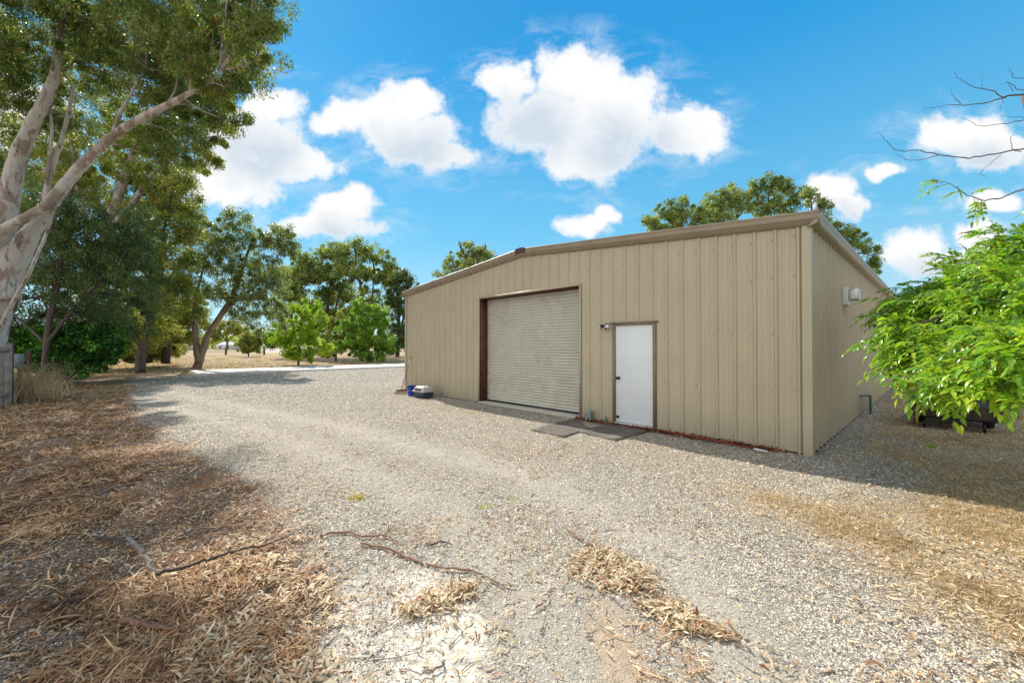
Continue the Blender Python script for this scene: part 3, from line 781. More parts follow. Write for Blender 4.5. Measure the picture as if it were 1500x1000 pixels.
# --- second gum behind: farther and much taller
d = 24
tree('gum_tree', 'tall olive-leaved gum rising behind the pale gum, crown reaching toward the clouds', base_at(120, d),
     [[(120, 550, d, .36), (124, 480, d, .32), (138, 400, d, .28), (160, 320, d, .25), (182, 255, d, .21), (205, 200, d, .16), (240, 140, d, .12), (280, 80, d, .05)],
      [(150, 345, d, .2), (190, 300, d, .16), (215, 260, d, .12), (250, 230, d, .07), (285, 200, d, .03)],
      [(140, 400, d, .2), (125, 330, d, .16), (110, 270, d, .11), (100, 210, d, .05)],
      [(195, 225, d, .12), (230, 200, d, .1), (280, 170, d, .05)]],
     [(225, 165, 24, 2.0, 1.3), (285, 160, 23.6, 1.6, 1.1), (318, 190, 23.5, .9, .9), (255, 205, 24, 1.8, 1.1), (190, 215, 24.4, 1.8, 1.4), (285, 235, 24, 1.1, .5), (215, 265, 24.4, 1.8, 1.1), (130, 220, 25, 2.2, 1.6),
      (140, 285, 24.6, 2.1, 1.4), (255, 290, 24.8, 1.2, 1), (90, 260, 24.6, 2.1, 1.5), (30, 230, 26, 2.6, 2.2), (100, 160, 25.5, 2.2, 1.8), (190, 310, 25, 1.7, 1.1), (315, 125, 24, 1.0, 1.1), (270, 90, 25, 2.0, 1.6),
      (340, 60, 24.5, 1.2, 1.4), (355, 95, 24, .7, .7), (200, 60, 26, 2.4, 2.0), (120, 60, 26, 2.4, 2), (300, 10, 25, 2, 1.6), (250, 265, 24.2, .9, .8)],
     520, 170, .19, .042, M['gumyellow'], M['whitebark'], 23, sub_r=.58, droop=.6)
# --- dark hanging gum
d = 16
tree('gum_tree', 'dark dense gum with drooping foliage and a thin red-brown trunk behind the board fence', base_at(66, d),
     [[(64, 570, d, .10), (66, 520, d, .09), (72, 470, d, .09), (82, 420, d, .10), (90, 360, d, .09), (98, 300, d, .08), (105, 260, d, .04)],
      [(70, 500, d, .06), (110, 450, d+.4, .05), (150, 410, d+.8, .05), (180, 370, d+1, .03)]],
     [(80, 320, 16, 1.2, .9), (140, 345, 16.6, 1.2, .9), (180, 330, 17, .9, .8), (90, 385, 16, 1.2, .8), (150, 400, 17, 1.3, .8), (60, 425, 16.5, 1.2, .8), (120, 445, 17, 1.3, .8), (185, 380, 18, 1.0, .8),
      (160, 470, 19, 1.5, .8), (90, 480, 18.5, 1.4, .8), (30, 470, 18, 1.6, 1.1), (200, 350, 17.6, .7, .6), (20, 370, 19, 2, 1.6), (220, 330, 18.4, .6, .6), (120, 500, 19.5, 1.4, .9), (60, 520, 19, 1.2, .8), (180, 430, 19.5, 1.2, 1), (215, 395, 19, .8, .8), (20, 290, 19, 1.8, 1.3), (60, 340, 18, 1.2, 1.1)],
     360, 170, .13, .032, M['gumdark'], M['greybark'], 31, sub_r=.5, droop=.8)
# --- olive trees further along the row
d = 25
tree('gum_tree', 'olive-yellow gum in the shaded row left of the lone leaning tree', base_at(210, d),
     [[(206, 545, d, .28), (210, 500, d, .24), (222, 460, d, .2), (232, 410, d, .15), (242, 360, d, .08)],
      [(214, 485, d, .12), (190, 450, d, .1), (180, 400, d, .06)]],
     [(235, 330, 24, 1.2, .9), (262, 335, 24, 1.0, .8), (220, 370, 24, 1.3, .9), (255, 385, 24.6, 1.3, .9), (205, 420, 24, 1.5, 1), (245, 440, 25, 1.4, .9), (190, 470, 25, 1.4, .9), (230, 480, 26, 1.3, .7), (265, 420, 26, .9, .8), (270, 300, 24.5, .9, .8), (240, 290, 24, .9, .8), (255, 260, 23, .7, .7), (280, 345, 25, .7, .8), (195, 340, 25, 1.2, 1.1), (170, 380, 25, 1.4, 1.2), (205, 500, 26, 1.3, .8), (160, 440, 26, 1.6, 1.3), (245, 410, 25, 1.1, .8)],
     330, 120, .17, .042, M['gumyellow'], M['greybark'], 41, sub_r=.6, droop=.6)
d = 31
tree('gum_tree', 'shady mid-green gum at the far end of the left tree row', base_at(245, d),
     [[(216, 532, d, .34), (214, 500, d, .3), (224, 470, d, .25), (240, 440, d, .15)], [(243, 532, d, .3), (246, 500, d, .25), (258, 470, d, .16), (270, 440, d, .08)]],
     [(215, 450, 31, 1.6, 1), (250, 465, 31, 1.5, .9), (275, 450, 31, 1.1, .9), (225, 490, 32, 1.5, .8), (262, 492, 32, 1.2, .6), (190, 500, 30, 1.6, .9), (165, 505, 28, 1.5, .8), (285, 470, 33, .8, .7), (240, 512, 32, 1.4, .5)],
     250, 110, .20, .055, M['gumyellow'], M['greybark'], 43, sub_r=.65, droop=.5)
# --- dark shrub
d = 17.5
tree('shrub', 'dense dark green shrub with a bright sunlit edge below the gums', base_at(110, d),
     [[(105, 558, d, .06), (110, 530, d, .05), (125, 500, d, .03)], [(95, 556, d, .05), (80, 525, d, .03)]],
     [(80, 500, 17.5, .8, .6), (115, 495, 17.5, .8, .6), (145, 492, 17.3, .7, .5), (160, 505, 17.2, .5, .35), (100, 530, 17, .8, .5), (65, 525, 16.6, .6, .5), (135, 525, 17.4, .6, .35), (118, 545, 16.8, .35, .2), (85, 548, 16.6, .45, .22), (50, 500, 18, .8, .8)],
     190, 130, .11, .065, M['ivy'], M['greybark'], 51, cat='shrub', sub_r=.3, droop=.2)
tree('shrub', 'low olive undergrowth in the shade between the dark shrub and the lone leaning tree', base_at(200, 30),
     [[(200, 536, 30, .06), (204, 515, 30, .03)]],
     [(150, 505, 27, 1.1, .8), (175, 515, 29, 1.1, .7), (200, 505, 31, 1.1, .8), (225, 512, 33, 1.1, .7), (185, 495, 31, 1.2, .8), (250, 512, 35, 1.0, .6), (120, 500, 25, 1.2, 1.0)],
     150, 110, .18, .06, M['gumyellow'], M['greybark'], 53, cat='shrub', sub_r=.45, droop=.2)
# --- lone leaning tree
d = 28.6
tree('leaning_tree', 'lone tree with a forked shaggy trunk leaning right beside the concrete slab', base_at(289, d),
     [[(287, 545, d, .36), (291, 532, d, .26), (299, 508, d, .23), (309, 484, d, .20), (324, 460, d, .17), (337, 436, d, .14), (350, 405, d, .14), (362, 370, d, .08), (372, 340, d, .04)],
      [(292, 530, d-.2, .24), (288, 505, d-.2, .21), (286, 480, d-.2, .18), (285, 450, d-.2, .14), (290, 420, d-.2, .09), (300, 380, d, .05)],
      [(324, 462, d, .14), (345, 440, d, .12), (378, 415, d, .09), (400, 385, d, .05), (415, 360, d, .03)],
      [(299, 470, d, .08), (285, 440, d-.6, .07), (278, 400, d-.6, .04)]],
     [(310, 345, 28.6, 1.1, .9), (343, 325, 28.6, 1.1, .8), (330, 365, 28, 1.3, .9), (372, 355, 28.4, 1.2, .8), (405, 345, 28.6, 1.2, .8), (422, 362, 28.8, .8, .8), (300, 385, 28.4, 1.2, .9), (345, 400, 28.2, 1.4, 1), (388, 395, 28.4, 1.3, .9),
      (290, 425, 28.2, .9, .8), (325, 430, 27.8, 1.1, .7), (370, 430, 28.2, 1.4, .8), (405, 420, 28.6, .9, .8), (395, 455, 28.6, 1.1, .7), (360, 462, 28, .9, .6), (418, 475, 29, .5, .5), (380, 482, 28.6, .7, .4), (284, 460, 28, .5, .5)],
     380, 120, .17, .040, M['gumlone'], M['brownbark'], 61, sub_r=.50, droop=.6, shell=.35, dens=(1.45, .66, 1.0))
# --- pair of bright shrubs
d = 35
tree('young_tree', 'bright lime-green young tree standing just behind the concrete slab', base_at(437, d),
     [[(437, 538, d, .10), (438, 515, d, .09), (440, 490, d, .07), (443, 460, d, .04)], [(438, 520, d, .05), (420, 500, d, .03), (405, 490, d, .02)]],
     [(448, 455, 35, 1.0, .8), (430, 475, 35, 1.1, .8), (462, 475, 35, 1.0, .8), (445, 495, 35, 1.4, .8), (415, 500, 34.6, .8, .5), (425, 515, 35, .8, .5), (468, 505, 35, .8, .8), (450, 520, 34.6, .9, .4)],
     190, 140, .17, .075, M['lime'], M['greybark'], 71, group='bushy young trees beyond the slab', dens=(.85, .9, 1.1), shell=.25, sub_r=.42, droop=.3)
d = 42
tree('young_tree', 'dense darker green bushy young tree nearest the building left corner', base_at(540, d),
     [[(540, 534, d, .14), (540, 510, d, .12), (542, 480, d, .07)]],
     [(530, 455, 42, 1.3, .9), (555, 465, 42, 1.1, 1), (515, 480, 42, 1.3, 1), (550, 490, 42, 1.5, 1.2), (530, 510, 41.5, 1.5, .9), (565, 508, 42, .8, .8), (505, 505, 41, 1, .8), (548, 522, 41.5, 1.3, .4)],
     230, 130, .20, .09, M['midgreen'], M['greybark'], 73, group='bushy young trees beyond the slab', dens=(.9, .9, 1.1), shell=.25, sub_r=.5, droop=.3)
d = 45
tree('young_tree', 'loose olive-tinted bushy tree between the lime tree and the dark bushy tree', base_at(492, d),
     [[(492, 530, d, .12), (492, 505, d, .1), (490, 470, d, .05)]],
     [(488, 480, 45, 1.1, 1), (500, 465, 45, 1.0, .9), (485, 505, 44, 1.3, .9), (505, 490, 44, 1, .9), (478, 515, 44, .9, .5)],
     120, 120, .20, .08, M['gumyellow'], M['greybark'], 79, group='bushy young trees beyond the slab', dens=(.9, .9, 1.1), shell=.25, sub_r=.5, droop=.4)
# --- row of tall gums beyond
rows = [(425, 60, [(430, 400, 1.6, 1.3), (445, 378, 1.4, 1.3), (420, 430, 1.6, 1.2), (412, 455, 1.3, 1.1), (455, 400, 1.5, 1.4), (415, 400, 1.2, 1.1), (450, 450, 1.5, 1.2), (440, 425, 1.5, 1.2), (425, 485, 1.4, 1)], 'gumfar', 'leftmost thin tall gum of the distant row, seen behind the lime tree'),
        (480, 62, [(478, 372, 1.5, 1.1), (495, 365, 1.5, 1), (470, 400, 1.6, 1.4), (490, 400, 1.7, 1.4), (480, 435, 1.7, 1.3), (465, 450, 1.2, 1), (500, 430, 1.6, 1.3), (490, 465, 1.6, 1.3), (465, 480, 1.4, 1.2)], 'gumfar', 'tall gum with a bare visible trunk, second from the left in the distant row'),
        (530, 60, [(520, 365, 2, 1.2), (545, 372, 2, 1.3), (515, 400, 2.3, 1.6), (548, 405, 2.3, 1.6), (530, 435, 2.2, 1.5), (565, 390, 1.6, 1.4), (510, 460, 1.8, 1.5), (545, 465, 2, 1.5), (508, 385, 1.5, 1.4)], 'gumfar', 'broadest and tallest gum crown of the distant row'),
        (582, 64, [(575, 405, 2, 1.5), (592, 415, 1.7, 1.4), (575, 440, 2.1, 1.6), (597, 445, 1.6, 1.5), (585, 475, 2.2, 1.7), (600, 495, 2, 1.3), (575, 500, 2, 1.3), (603, 412, .7, .7)], 'gumdark', 'dark rounded gum nearest the building in the distant row')]
for i, (bx_, dd, bl, mt, lab) in enumerate(rows):
    topb = min(bl, key=lambda q: q[1])
    tree('distant_gum_tree', lab, base_at(bx_, dd),
         [[(bx_, 525, dd, .34), (bx_+2, 480, dd, .28), (bx_, 430, dd, .2), (topb[0], topb[1]+24, dd, .05)], [(bx_+1, 500, dd, .2), (bx_+14, 440, dd, .14), (bx_+18, 400, dd, .05)]],
         [(a, b2, dd+R.uniform(-1.5, 1.5), c_, e_) for a, b2, c_, e_ in bl], 190, 130, .30, .10, M[mt], M['greybark'], 81+i, group='tall gums beyond the slab', sub_r=.8, dens=(1.8, .55, 1.1), droop=.5, shell=.35, twig_r=.03)
# --- trees behind the building
back = [(690, 44, [(665, 385, 1.2, 1), (685, 372, 1.3, 1.1), (705, 368, 1.3, .9), (690, 392, 1.8, .9), (720, 380, 1.0, .8), (645, 403, .6, .4)], 'gumfar', 'rounded gum showing above the roof left of the ridge'),
        (985, 38, [(955, 325, .9, .7), (975, 312, 1.1, .9), (1000, 303, 1.1, .9), (985, 330, 1.8, 1), (1025, 315, 1.2, 1)], 'gumfar', 'low round-topped gum, leftmost of those above the roof right of the ridge'),
        (1060, 40, [(1040, 300, 1.2, 1), (1062, 290, 1.2, .9), (1080, 283, 1.0, .8), (1055, 320, 1.7, 1.2), (1090, 300, 1.3, 1)], 'gumfar', 'middle gum above the roof, just left of the highest crown'),
        (1130, 40, [(1105, 277, .9, .9), (1130, 268, 1.0, 1), (1150, 274, .9, .9), (1120, 300, 1.3, 1.1), (1150, 300, 1.2, 1), (1170, 288, .8, .8)], 'gumfar', 'airy gum with the highest crown above the roof'),
        (1215, 36, [(1190, 290, .8, .7), (1210, 297, .7, .5), (1200, 318, .9, .7), (1225, 335, .9, .6), (1245, 340, .9, .5), (1255, 352, .9, .6), (1270, 368, .8, .4), (1235, 365, 1.2, .8), (1282, 385, .7, .5), (1275, 395, .9, .5)], 'gumfar', 'sparse gum whose crown steps down behind the right roof corner')]
for i, (bx_, dd, bl, mt, lab) in enumerate(back):
    tp_ = min(bl, key=lambda q: q[1])
    tree('gum_behind_building', lab, base_at(bx_, dd),
         [[(bx_, 535, dd, .36), (bx_, 440, dd, .3), (bx_+4, 370, dd, .2), (tp_[0], tp_[1]+36, dd, .04)], [(bx_+2, 400, dd, .14), (bx_-14, 365, dd, .1), (bx_-18, 352, dd, .04)], [(bx_+2, 400, dd, .14), (bx_+18, 368, dd, .1), (bx_+22, 356, dd, .04)]],
         [(a, b2, dd+R.uniform(-1, 1), c_, e_) for a, b2, c_, e_ in bl], 120, 85, .22, .06, M[mt], M['greybark'], 101+i, group='gums behind the building', dens=(1.5, .75, 1.0), sub_r=.5, droop=.5, shell=.3, twig_r=.022)
# --- far field things
tree('far_shrub', 'small round olive bush in the dry field right of the leaning trunk', base_at(364, 62), [[(364, 524, 62, .1), (365, 505, 62, .06)]],
     [(360, 502, 62, 1.1, .9), (368, 496, 62, 1.1, .9), (372, 508, 62, 1, .8), (358, 513, 62, .9, .5)], 60, 90, .26, .1, M['gumyellow'], M['greybark'], 121, cat='bush', sub_r=.5, droop=.3)
tree('far_tree', 'pale spreading tree far off, seen through the gap right of the leaning trunk', base_at(332, 130), [[(332, 513, 130, .35), (333, 500, 130, .3), (330, 488, 130, .2)], [(333, 500, 130, .2), (345, 488, 130, .1)], [(333, 500, 130, .2), (320, 488, 130, .1)]],
     [(320, 486, 130, 2.6, 1.6), (335, 478, 130, 3, 1.6), (350, 484, 130, 2.6, 1.5), (312, 496, 130, 1.8, 1.3), (308, 480, 130, 1.8, 1.3)], 110, 60, .5, .2, M['gumyellow'], M['greybark'], 123, sub_r=1.0, droop=.3)
tree('far_tree', 'small dark green tree far off between the olive bush and the lime tree', base_at(398, 120), [[(398, 514, 120, .3), (398, 495, 120, .2)]],
     [(392, 496, 120, 1.8, 1.4), (402, 492, 120, 1.8, 1.4), (398, 503, 120, 2, 1.2)], 70, 60, .5, .2, M['midgreen'], M['greybark'], 125, sub_r=.9, droop=.3)
# far tree line
vs = []; fs = []; k = 0
rg = np.random.default_rng(5)
for i in range(2600):
    ang = rg.uniform(-1.1, 1.15); dist = rg.uniform(250, 330)
    hgt = (7+5*vnoise(np.array([ang*14]), np.array([0.]), 1, 77)[0])
    c = np.array([math.sin(ang)*dist, math.cos(ang)*dist, rg.random()**.8*hgt])
    nl = 22; ctr = c+rg.normal(size=(nl, 3))*np.array([2.2, 2.2, 1.1])
    v, f = leaves(ctr, unit(rg.normal(size=(nl, 3))), 1.6, .9, rg); vs.append(v); fs.append(f+k); k += len(v)
tag(mk('far_tree_line', np.concatenate(vs), np.concatenate(fs), M['gumfar']), 'hazy dark green band of far-off trees along the horizon', 'trees', kind='stuff')
# far houses
def house(px, d, w, h, label):
    x, y = base_at(px, d); c = np.array([x, y, 0])
    r = empty('far_house', c, label, 'house', 'far houses across the field')
    MB().box(c+Z*h*.3, (w, w*.7, h*.6)).build('wall', M['housewall'], r)
    mb = MB(); a = w*.53; b2 = w*.38; z0 = h*.6+.003
    v = [c+np.array([-a, -b2, z0]), c+np.array([a, -b2, z0]), c+np.array([a, b2, z0]), c+np.array([-a, b2, z0]), c+np.array([-a*.6, 0, h]), c+np.array([a*.6, 0, h])]
    mb.add(v, [[0, 1, 5, 4], [2, 3, 4, 5]]); mb.add(v, [[1, 2, 5, 5], [3, 0, 4, 4], [3, 2, 1, 0]])
    mb.build('roof', M['houseroof'], r)
    for q in (-.25, .2): MB().box(c+np.array([w*q, -w*.35-.03, h*.32]), (w*.12, .06, h*.24)).build('window', M['window'], r)
house(335, 190, 8, 3.6, 'grey-roofed low house beyond the field, seen under the far spreading tree')
house(346, 205, 6, 3.2, 'small pale building just right of the grey-roofed far house')
house(272, 170, 4.6, 2.8, 'tiny white shed beyond the field, left of the leaning trunk')
house(386, 200, 7, 3.4, 'pale low house between the olive bush and the lime tree')
house(403, 210, 5, 3.4, 'small pale building left of the lime tree at field edge')
# wire fence across the field
wf = empty('wire_fence', (*base_at(330, 78), 0), 'low post-and-wire fence crossing the dry field', 'fence')
posts = [(px, 78) for px in (150, 210, 270, 331, 387, 445, 500, 560)]
for px, dd in posts:
    x, y = base_at(px, dd); MB().tube([(x, y, -.1), (x, y, 1.25)], .17, 6).build('post', M['primer'], wf)
mb = MB(); xa = base_at(150, 78)[0]; xb = base_at(560, 78)[0]
for z in (.5, .8, 1.1): mb.tube([(xa, 78.1, z), (xb, 78.1, z)], .012, 4)
mb.build('wire', M['silver'], wf)

# ------------------------------------------------------------------ board fence, dry weeds at left
fx = P(-20, 560, 10.8); 
bf = empty('board_fence', (fx[0], fx[1], 0), 'weathered grey board fence at the left edge under the pale gum', 'fence')
a0 = P(-70, 560, 10.5); a1 = P(13, 560, 11.0); a0[2] = a1[2] = 0
dv = unit(a1-a0); nv = np.array([-dv[1], dv[0], 0]); Ln = np.linalg.norm(a1-a0)
k = 0
while k < Ln:
    w = .15+R.uniform(-.01, .01); h = 1.70+R.uniform(-.08, .05)
    MB().box(a0+dv*(k+w/2)+Z*h/2, (w-.012, .022, h), [dv, nv, Z]).build('board', M['greywood'], bf, bevel=.003); k += w
MB().box(a0+dv*Ln/2+Z*1.55-nv*.03, (Ln, .04, .10), [dv, nv, Z]).build('rail', M['greywood'], bf)
MB().box(a0+dv*Ln/2+Z*.35-nv*.03, (Ln, .04, .10), [dv, nv, Z]).build('rail', M['greywood'], bf)
q = P(15, 560, 11.05); q[2] = 0
MB().box(q+Z*.88, (.11, .11, 1.78), [dv, nv, Z]).build('post', M['darkwood'], bf, bevel=.01)
q = P(28, 560, 14.6); q[2] = 0
r = empty('old_signboard', q, 'small bluish-grey board on a post standing just right of the board fence', 'board')
MB().box(q+Z*1.12, (.27, .03, .52), [dv, nv, Z]).build('panel', simple('faded_blue_grey_board', (.17, .20, .23), .8, .15, 6), r)
MB().box(q+Z*.6+nv*.05, (.09, .06, 1.25), [dv, nv, Z]).build('post', M['darkwood'], r)
q = P(43, 560, 15); q[2] = 0
tag(MB().box(q+Z*.75, (.11, .08, 1.5), [dv, nv, Z]).build('steel_post', M['primer'], bevel=.01), 'rust-red square post between the bluish board and the dark shrub', 'post')

def blades(cx, cy, n, h, rg, spread=.12, z=None, w=.006, lean=.5):
    b = np.stack([cx+rg.normal(size=n)*spread, cy+rg.normal(size=n)*spread], 1)
    zz = height(b[:, 0], b[:, 1])
    b = np.concatenate([b, zz[:, None]-.005], 1)
    hh = h*rg.uniform(.45, 1.2, n); d_ = rg.normal(size=(n, 2))*lean
    mid = b+np.stack([d_[:, 0]*hh*.35, d_[:, 1]*hh*.35, hh*.55], 1); tp_ = b+np.stack([d_[:, 0]*hh, d_[:, 1]*hh, hh*.95], 1)
    a = rg.uniform(0, math.pi, n); sd = np.stack([np.cos(a)*w, np.sin(a)*w, a*0], 1)
    v = np.stack([b-sd, b+sd, mid+sd*.8, tp_, mid-sd*.8], 1).reshape(-1, 3)
    k = np.arange(n)[:, None]*5
    f = np.concatenate([k+np.array([[0, 1, 2, 4]]), k+np.array([[4, 2, 3, 3]])], 0)
    return v, f
def collect(parts, name, mat, parent=None):
    vs = []; fs = []; k = 0
    for v, f in parts: vs.append(v); fs.append(f+k); k += len(v)
    f = np.concatenate(fs); v = np.concatenate(vs)
    # degenerate quads -> replace with tiny triangles by splitting the last vertex
    me_f = f
    return mkpoly(name, v, me_f, mat, parent)
def mkpoly(name, v, f, mat, parent=None):
    tri = f[:, 2] == f[:, 3]
    loops = []; tot = np.where(tri, 3, 4).astype(np.int32)
    mask = np.ones(f.shape, bool); mask[tri, 3] = False
    flat = f[mask].astype(np.int32)
    loc = np.array(parent_world(parent)) if parent is not None else np.zeros(3)
    me = bpy.data.meshes.new(name)
    me.vertices.add(len(v)); me.vertices.foreach_set('co', (v-loc).astype(np.float32).ravel())
    me.loops.add(len(flat)); me.loops.foreach_set('vertex_index', flat)
    me.polygons.add(len(f)); st = np.concatenate([[0], np.cumsum(tot)[:-1]]).astype(np.int32)
    me.polygons.foreach_set('loop_start', st); me.polygons.foreach_set('loop_total', tot)
    me.update(calc_edges=True); me.materials.append(mat)
    o = bpy.data.objects.new(name, me); COL.objects.link(o)
    if parent is not None: o.parent = parent
    return o
rg = np.random.default_rng(77)
wl = ['pale feathery clump of tall dry weeds at the fence foot, nearest the frame edge', 'tall straw-coloured dry weed clump right of the fence end', 'shorter dry weed clump between the fence and the dark shrub']
for (px, py, n, h, sp), lab in zip([(4, 592, 260, .75, .30), (36, 588, 380, 1.0, .32), (66, 574, 200, .65, .4)], wl):
    p = G(px, py)
    v, f = blades(p[0], p[1], n, h, rg, sp, w=.008, lean=.35)
    tips = v.reshape(-1, 5, 3)[:, 3]
    hv, hf = [], []
    sd = np.repeat(tips, 7, 0)+rg.normal(size=(len(tips)*7, 3))*np.array([.04, .04, .07])
    lv, lf = leaves(sd, unit(rg.normal(size=sd.shape)+[0, 0, .6]), .04, .014, rg)
    o = collect([(v, f), (lv, lf)], 'dry_weed_clump', M['straw']); tag(o, lab, 'weeds', 'dry weeds by the fence')

# ------------------------------------------------------------------ ground scatter
def onground(px_pts):
    out = []
    for px, py in px_pts:
        g = G(px, py); g[2] = height(np.array([g[0]]), np.array([g[1]]))[0]; out.append(g)
    return np.array(out)
def sample(n, rg, xr, yr, fn, ymin_d=1.6):
    """rejection sampling of points by a density function, denser near the viewer's side of the yard"""
    out = []; tot = 0
    while tot < n:
        m = n*3
        t_ = rg.random(m)
        y = yr[0]*(yr[1]/yr[0])**t_
        x = rg.uniform(-1.45, 1.45, m)*y
        k = (x > xr[0]) & (x < xr[1]); x = x[k]; y = y[k]
        w = fn(x, y); k = rg.random(len(x)) < w
        out.append(np.stack([x[k], y[k]], 1)); tot += k.sum()
        if len(out) > 60: break
    return np.concatenate(out)[:n]
def nobuild(x, y):
    s = (x-C0[0])*U[0]+(y-C0[1])*U[1]; t = (x-C0[0])*V[0]+(y-C0[1])*V[1]
    return ~((s > -.03) & (s < WID+.03) & (t > -.03) & (t < LEN))
def lens_leaves(p2, L, W, rg, curl=.25, lift=.006, tilt=.25):
    """curled dead leaves lying on the ground: 8 vertices, 3 quads each"""
    n = len(p2); z = height(p2[:, 0], p2[:, 1])
    a = rg.uniform(0, 2*math.pi, n); L = L*rg.uniform(.5, 1.35, n); W = W*rg.uniform(.6, 1.3, n)
    d_ = np.stack([np.cos(a), np.sin(a), rg.normal(size=n)*tilt], 1); d_ = unit(d_)
    up = unit(np.stack([rg.normal(size=n)*.35, rg.normal(size=n)*.35, np.ones(n)], 1))
    sd = unit(np.cross(d_, up)); up = np.cross(sd, d_)
    c = np.stack([p2[:, 0], p2[:, 1], z+lift+np.abs(d_[:, 2])*L*.45+rg.random(n)*lift*2], 1)
    cu = rg.normal(size=n)*curl; bend = rg.normal(size=n)*.18
    rows = []
    for t_, w in ((-.5, .12), (-.18, 1.0), (.18, .85), (.5, .06)):
        mid = c+d_*(L*t_)[:, None]+up*(cu*L*(t_*t_-.08))[:, None]+sd*(bend*L*(t_*t_-.08))[:, None]*2
        rows += [mid-sd*(W*w/2)[:, None]+up*(W*w*.18)[:, None], mid+sd*(W*w/2)[:, None]+up*(W*w*.18)[:, None]]
    v = np.stack(rows, 1).reshape(-1, 3)
    k = np.arange(n)[:, None]*8
    f = np.concatenate([k+np.array([[i, i+1, i+3, i+2]]) for i in (0, 2, 4)], 0)
    return v, f
rg = np.random.default_rng(99)
def d_litter(x, y):
    lit, dry, sand, soil, tr_ = zones(x, y)
    return np.clip((lit*1.2-.1+.9*(fbm(x, y, 1.1, 3, 55)-.5))*(.04+1.0*sstep(fbm(x, y, 1.9, 4, 50), .40, .62)), 0, 1)*nobuild(x, y)
pl = sample(50000, rg, (-20, 1), (1.7, 17), d_litter)
dist = np.hypot(pl[:, 0], pl[:, 1])
v, f = lens_leaves(pl, np.clip(.062+dist*.003, .06, .12)*np.where(rg.random(len(pl)) < .2, 2.2, .85), .0056+dist*.0008, rg)
tag(mk('leaf_litter', v, f, M['litterleaf']), 'brown carpet of dead gum leaves and bark under the trees on the left', 'leaf litter', kind='stuff')
def d_pale(x, y):
    lit, dry, sand, soil, tr_ = zones(x, y)
    near = sstep(segdist(x, y, [g2(400, 960), g2(400, 860), g2(390, 800)]), .5, .08)*.8
    pile = np.exp(-(segdist(x, y, PILE)/.10)**2)*sstep(fbm(x, y, 4, 3, 33), .38, .6)*.8
    p3 = np.exp(-(segdist(x, y, [g2(880, 825), g2(910, 840)])/.16)**2)
    p4 = np.exp(-(segdist(x, y, [g2(610, 890), g2(680, 862)])/.07)**2)
    return np.clip(near*.5*sstep(fbm(x, y, 3, 3, 35), .35, .6)+pile+p3+p4, 0, 1)
p1 = sample(4200, rg, (-8, 5), (1.7, 6), d_pale)
v, f = lens_leaves(p1, .075, .0145, rg, .35, .008, .3)
tag(mk('bleached_leaf_drift', v, f, M['palelitter']), 'drifts of bleached curled gum leaves swept together on the gravel in front', 'leaf litter', kind='stuff')
def d_scatter(x, y):
    lit, dry, sand, soil, tr_ = zones(x, y)
    return np.clip(.35+.7*sstep(fbm(x, y, 1.1, 3, 60), .4, .7)-tr_*.3, 0, 1)*nobuild(x, y)
p1 = sample(6500, rg, (-14, 9), (1.7, 15), d_scatter)
dist = np.hypot(p1[:, 0], p1[:, 1])
v, f = lens_leaves(p1, .050+dist*.002, .011+dist*.0006, rg)
tag(mk('scattered_leaves', v, f, M['palelitter']), 'single dry leaves strewn over the open gravel', 'leaves', kind='stuff')
def d_debris(x, y):
    lit, dry, sand, soil, tr_ = zones(x, y)
    return np.clip(.12+.9*sstep(fbm(x, y, .8, 4, 66), .42, .66)+dry*.5-tr_*.5, 0, 1)*nobuild(x, y)
p1 = sample(15000, rg, (-16, 12), (1.8, 18), d_debris)
dist = np.hypot(p1[:, 0], p1[:, 1])
v, f = lens_leaves(p1, .028+dist*.0022, .006+dist*.0007, rg, lift=.004)
tag(mk('leaf_crumbs', v, f, M['litterleaf']), 'brown crumbs of bark and leaf mixed into the gravel', 'leaf crumbs', kind='stuff')
# leaves drifted against the wall foot
ss = rg.uniform(.3, 4.4, 900); tt = -np.abs(rg.normal(size=900))*.10-.06
w2 = np.stack([C0[0]+U[0]*ss+V[0]*tt, C0[1]+U[1]*ss+V[1]*tt], 1)
v, f = lens_leaves(w2, .09, .03, rg, .4, .012, .35)
tag(mk('wall_foot_leaves', v, f, leafmat('rusty_dead_leaves', (.07, .022, .010), (.20, .06, .025), (.42, .20, .09), .1, .7, None, 3)), 'rusty dead leaves gathered along the wall foot right of the roll-up door', 'leaves', kind='stuff')
# twigs
tm = MB()
pt = sample(1500, rg, (-14, 8), (1.8, 12), lambda x, y: np.clip(zones(x, y)[0]+.06, 0, 1)*nobuild(x, y))
for q in pt:
    L_ = rg.uniform(.06, .30)*(1.0 if q[0] < 0 else .7); a = rg.uniform(0, math.pi); z = gz(q)[0]
    p = np.array([q[0], q[1], z+.008]); dd = np.array([math.cos(a), math.sin(a), rg.normal()*.06])
    tm.tube([p, p+dd*L_*.5+rg.normal(size=3)*[.01, .01, .004], p+dd*L_], [.0035, .003, .0015], 4, caps=False)
tag(tm.build('fallen_twigs', M['deadwood']), 'small broken twigs scattered through the litter and gravel', 'twigs', kind='stuff')
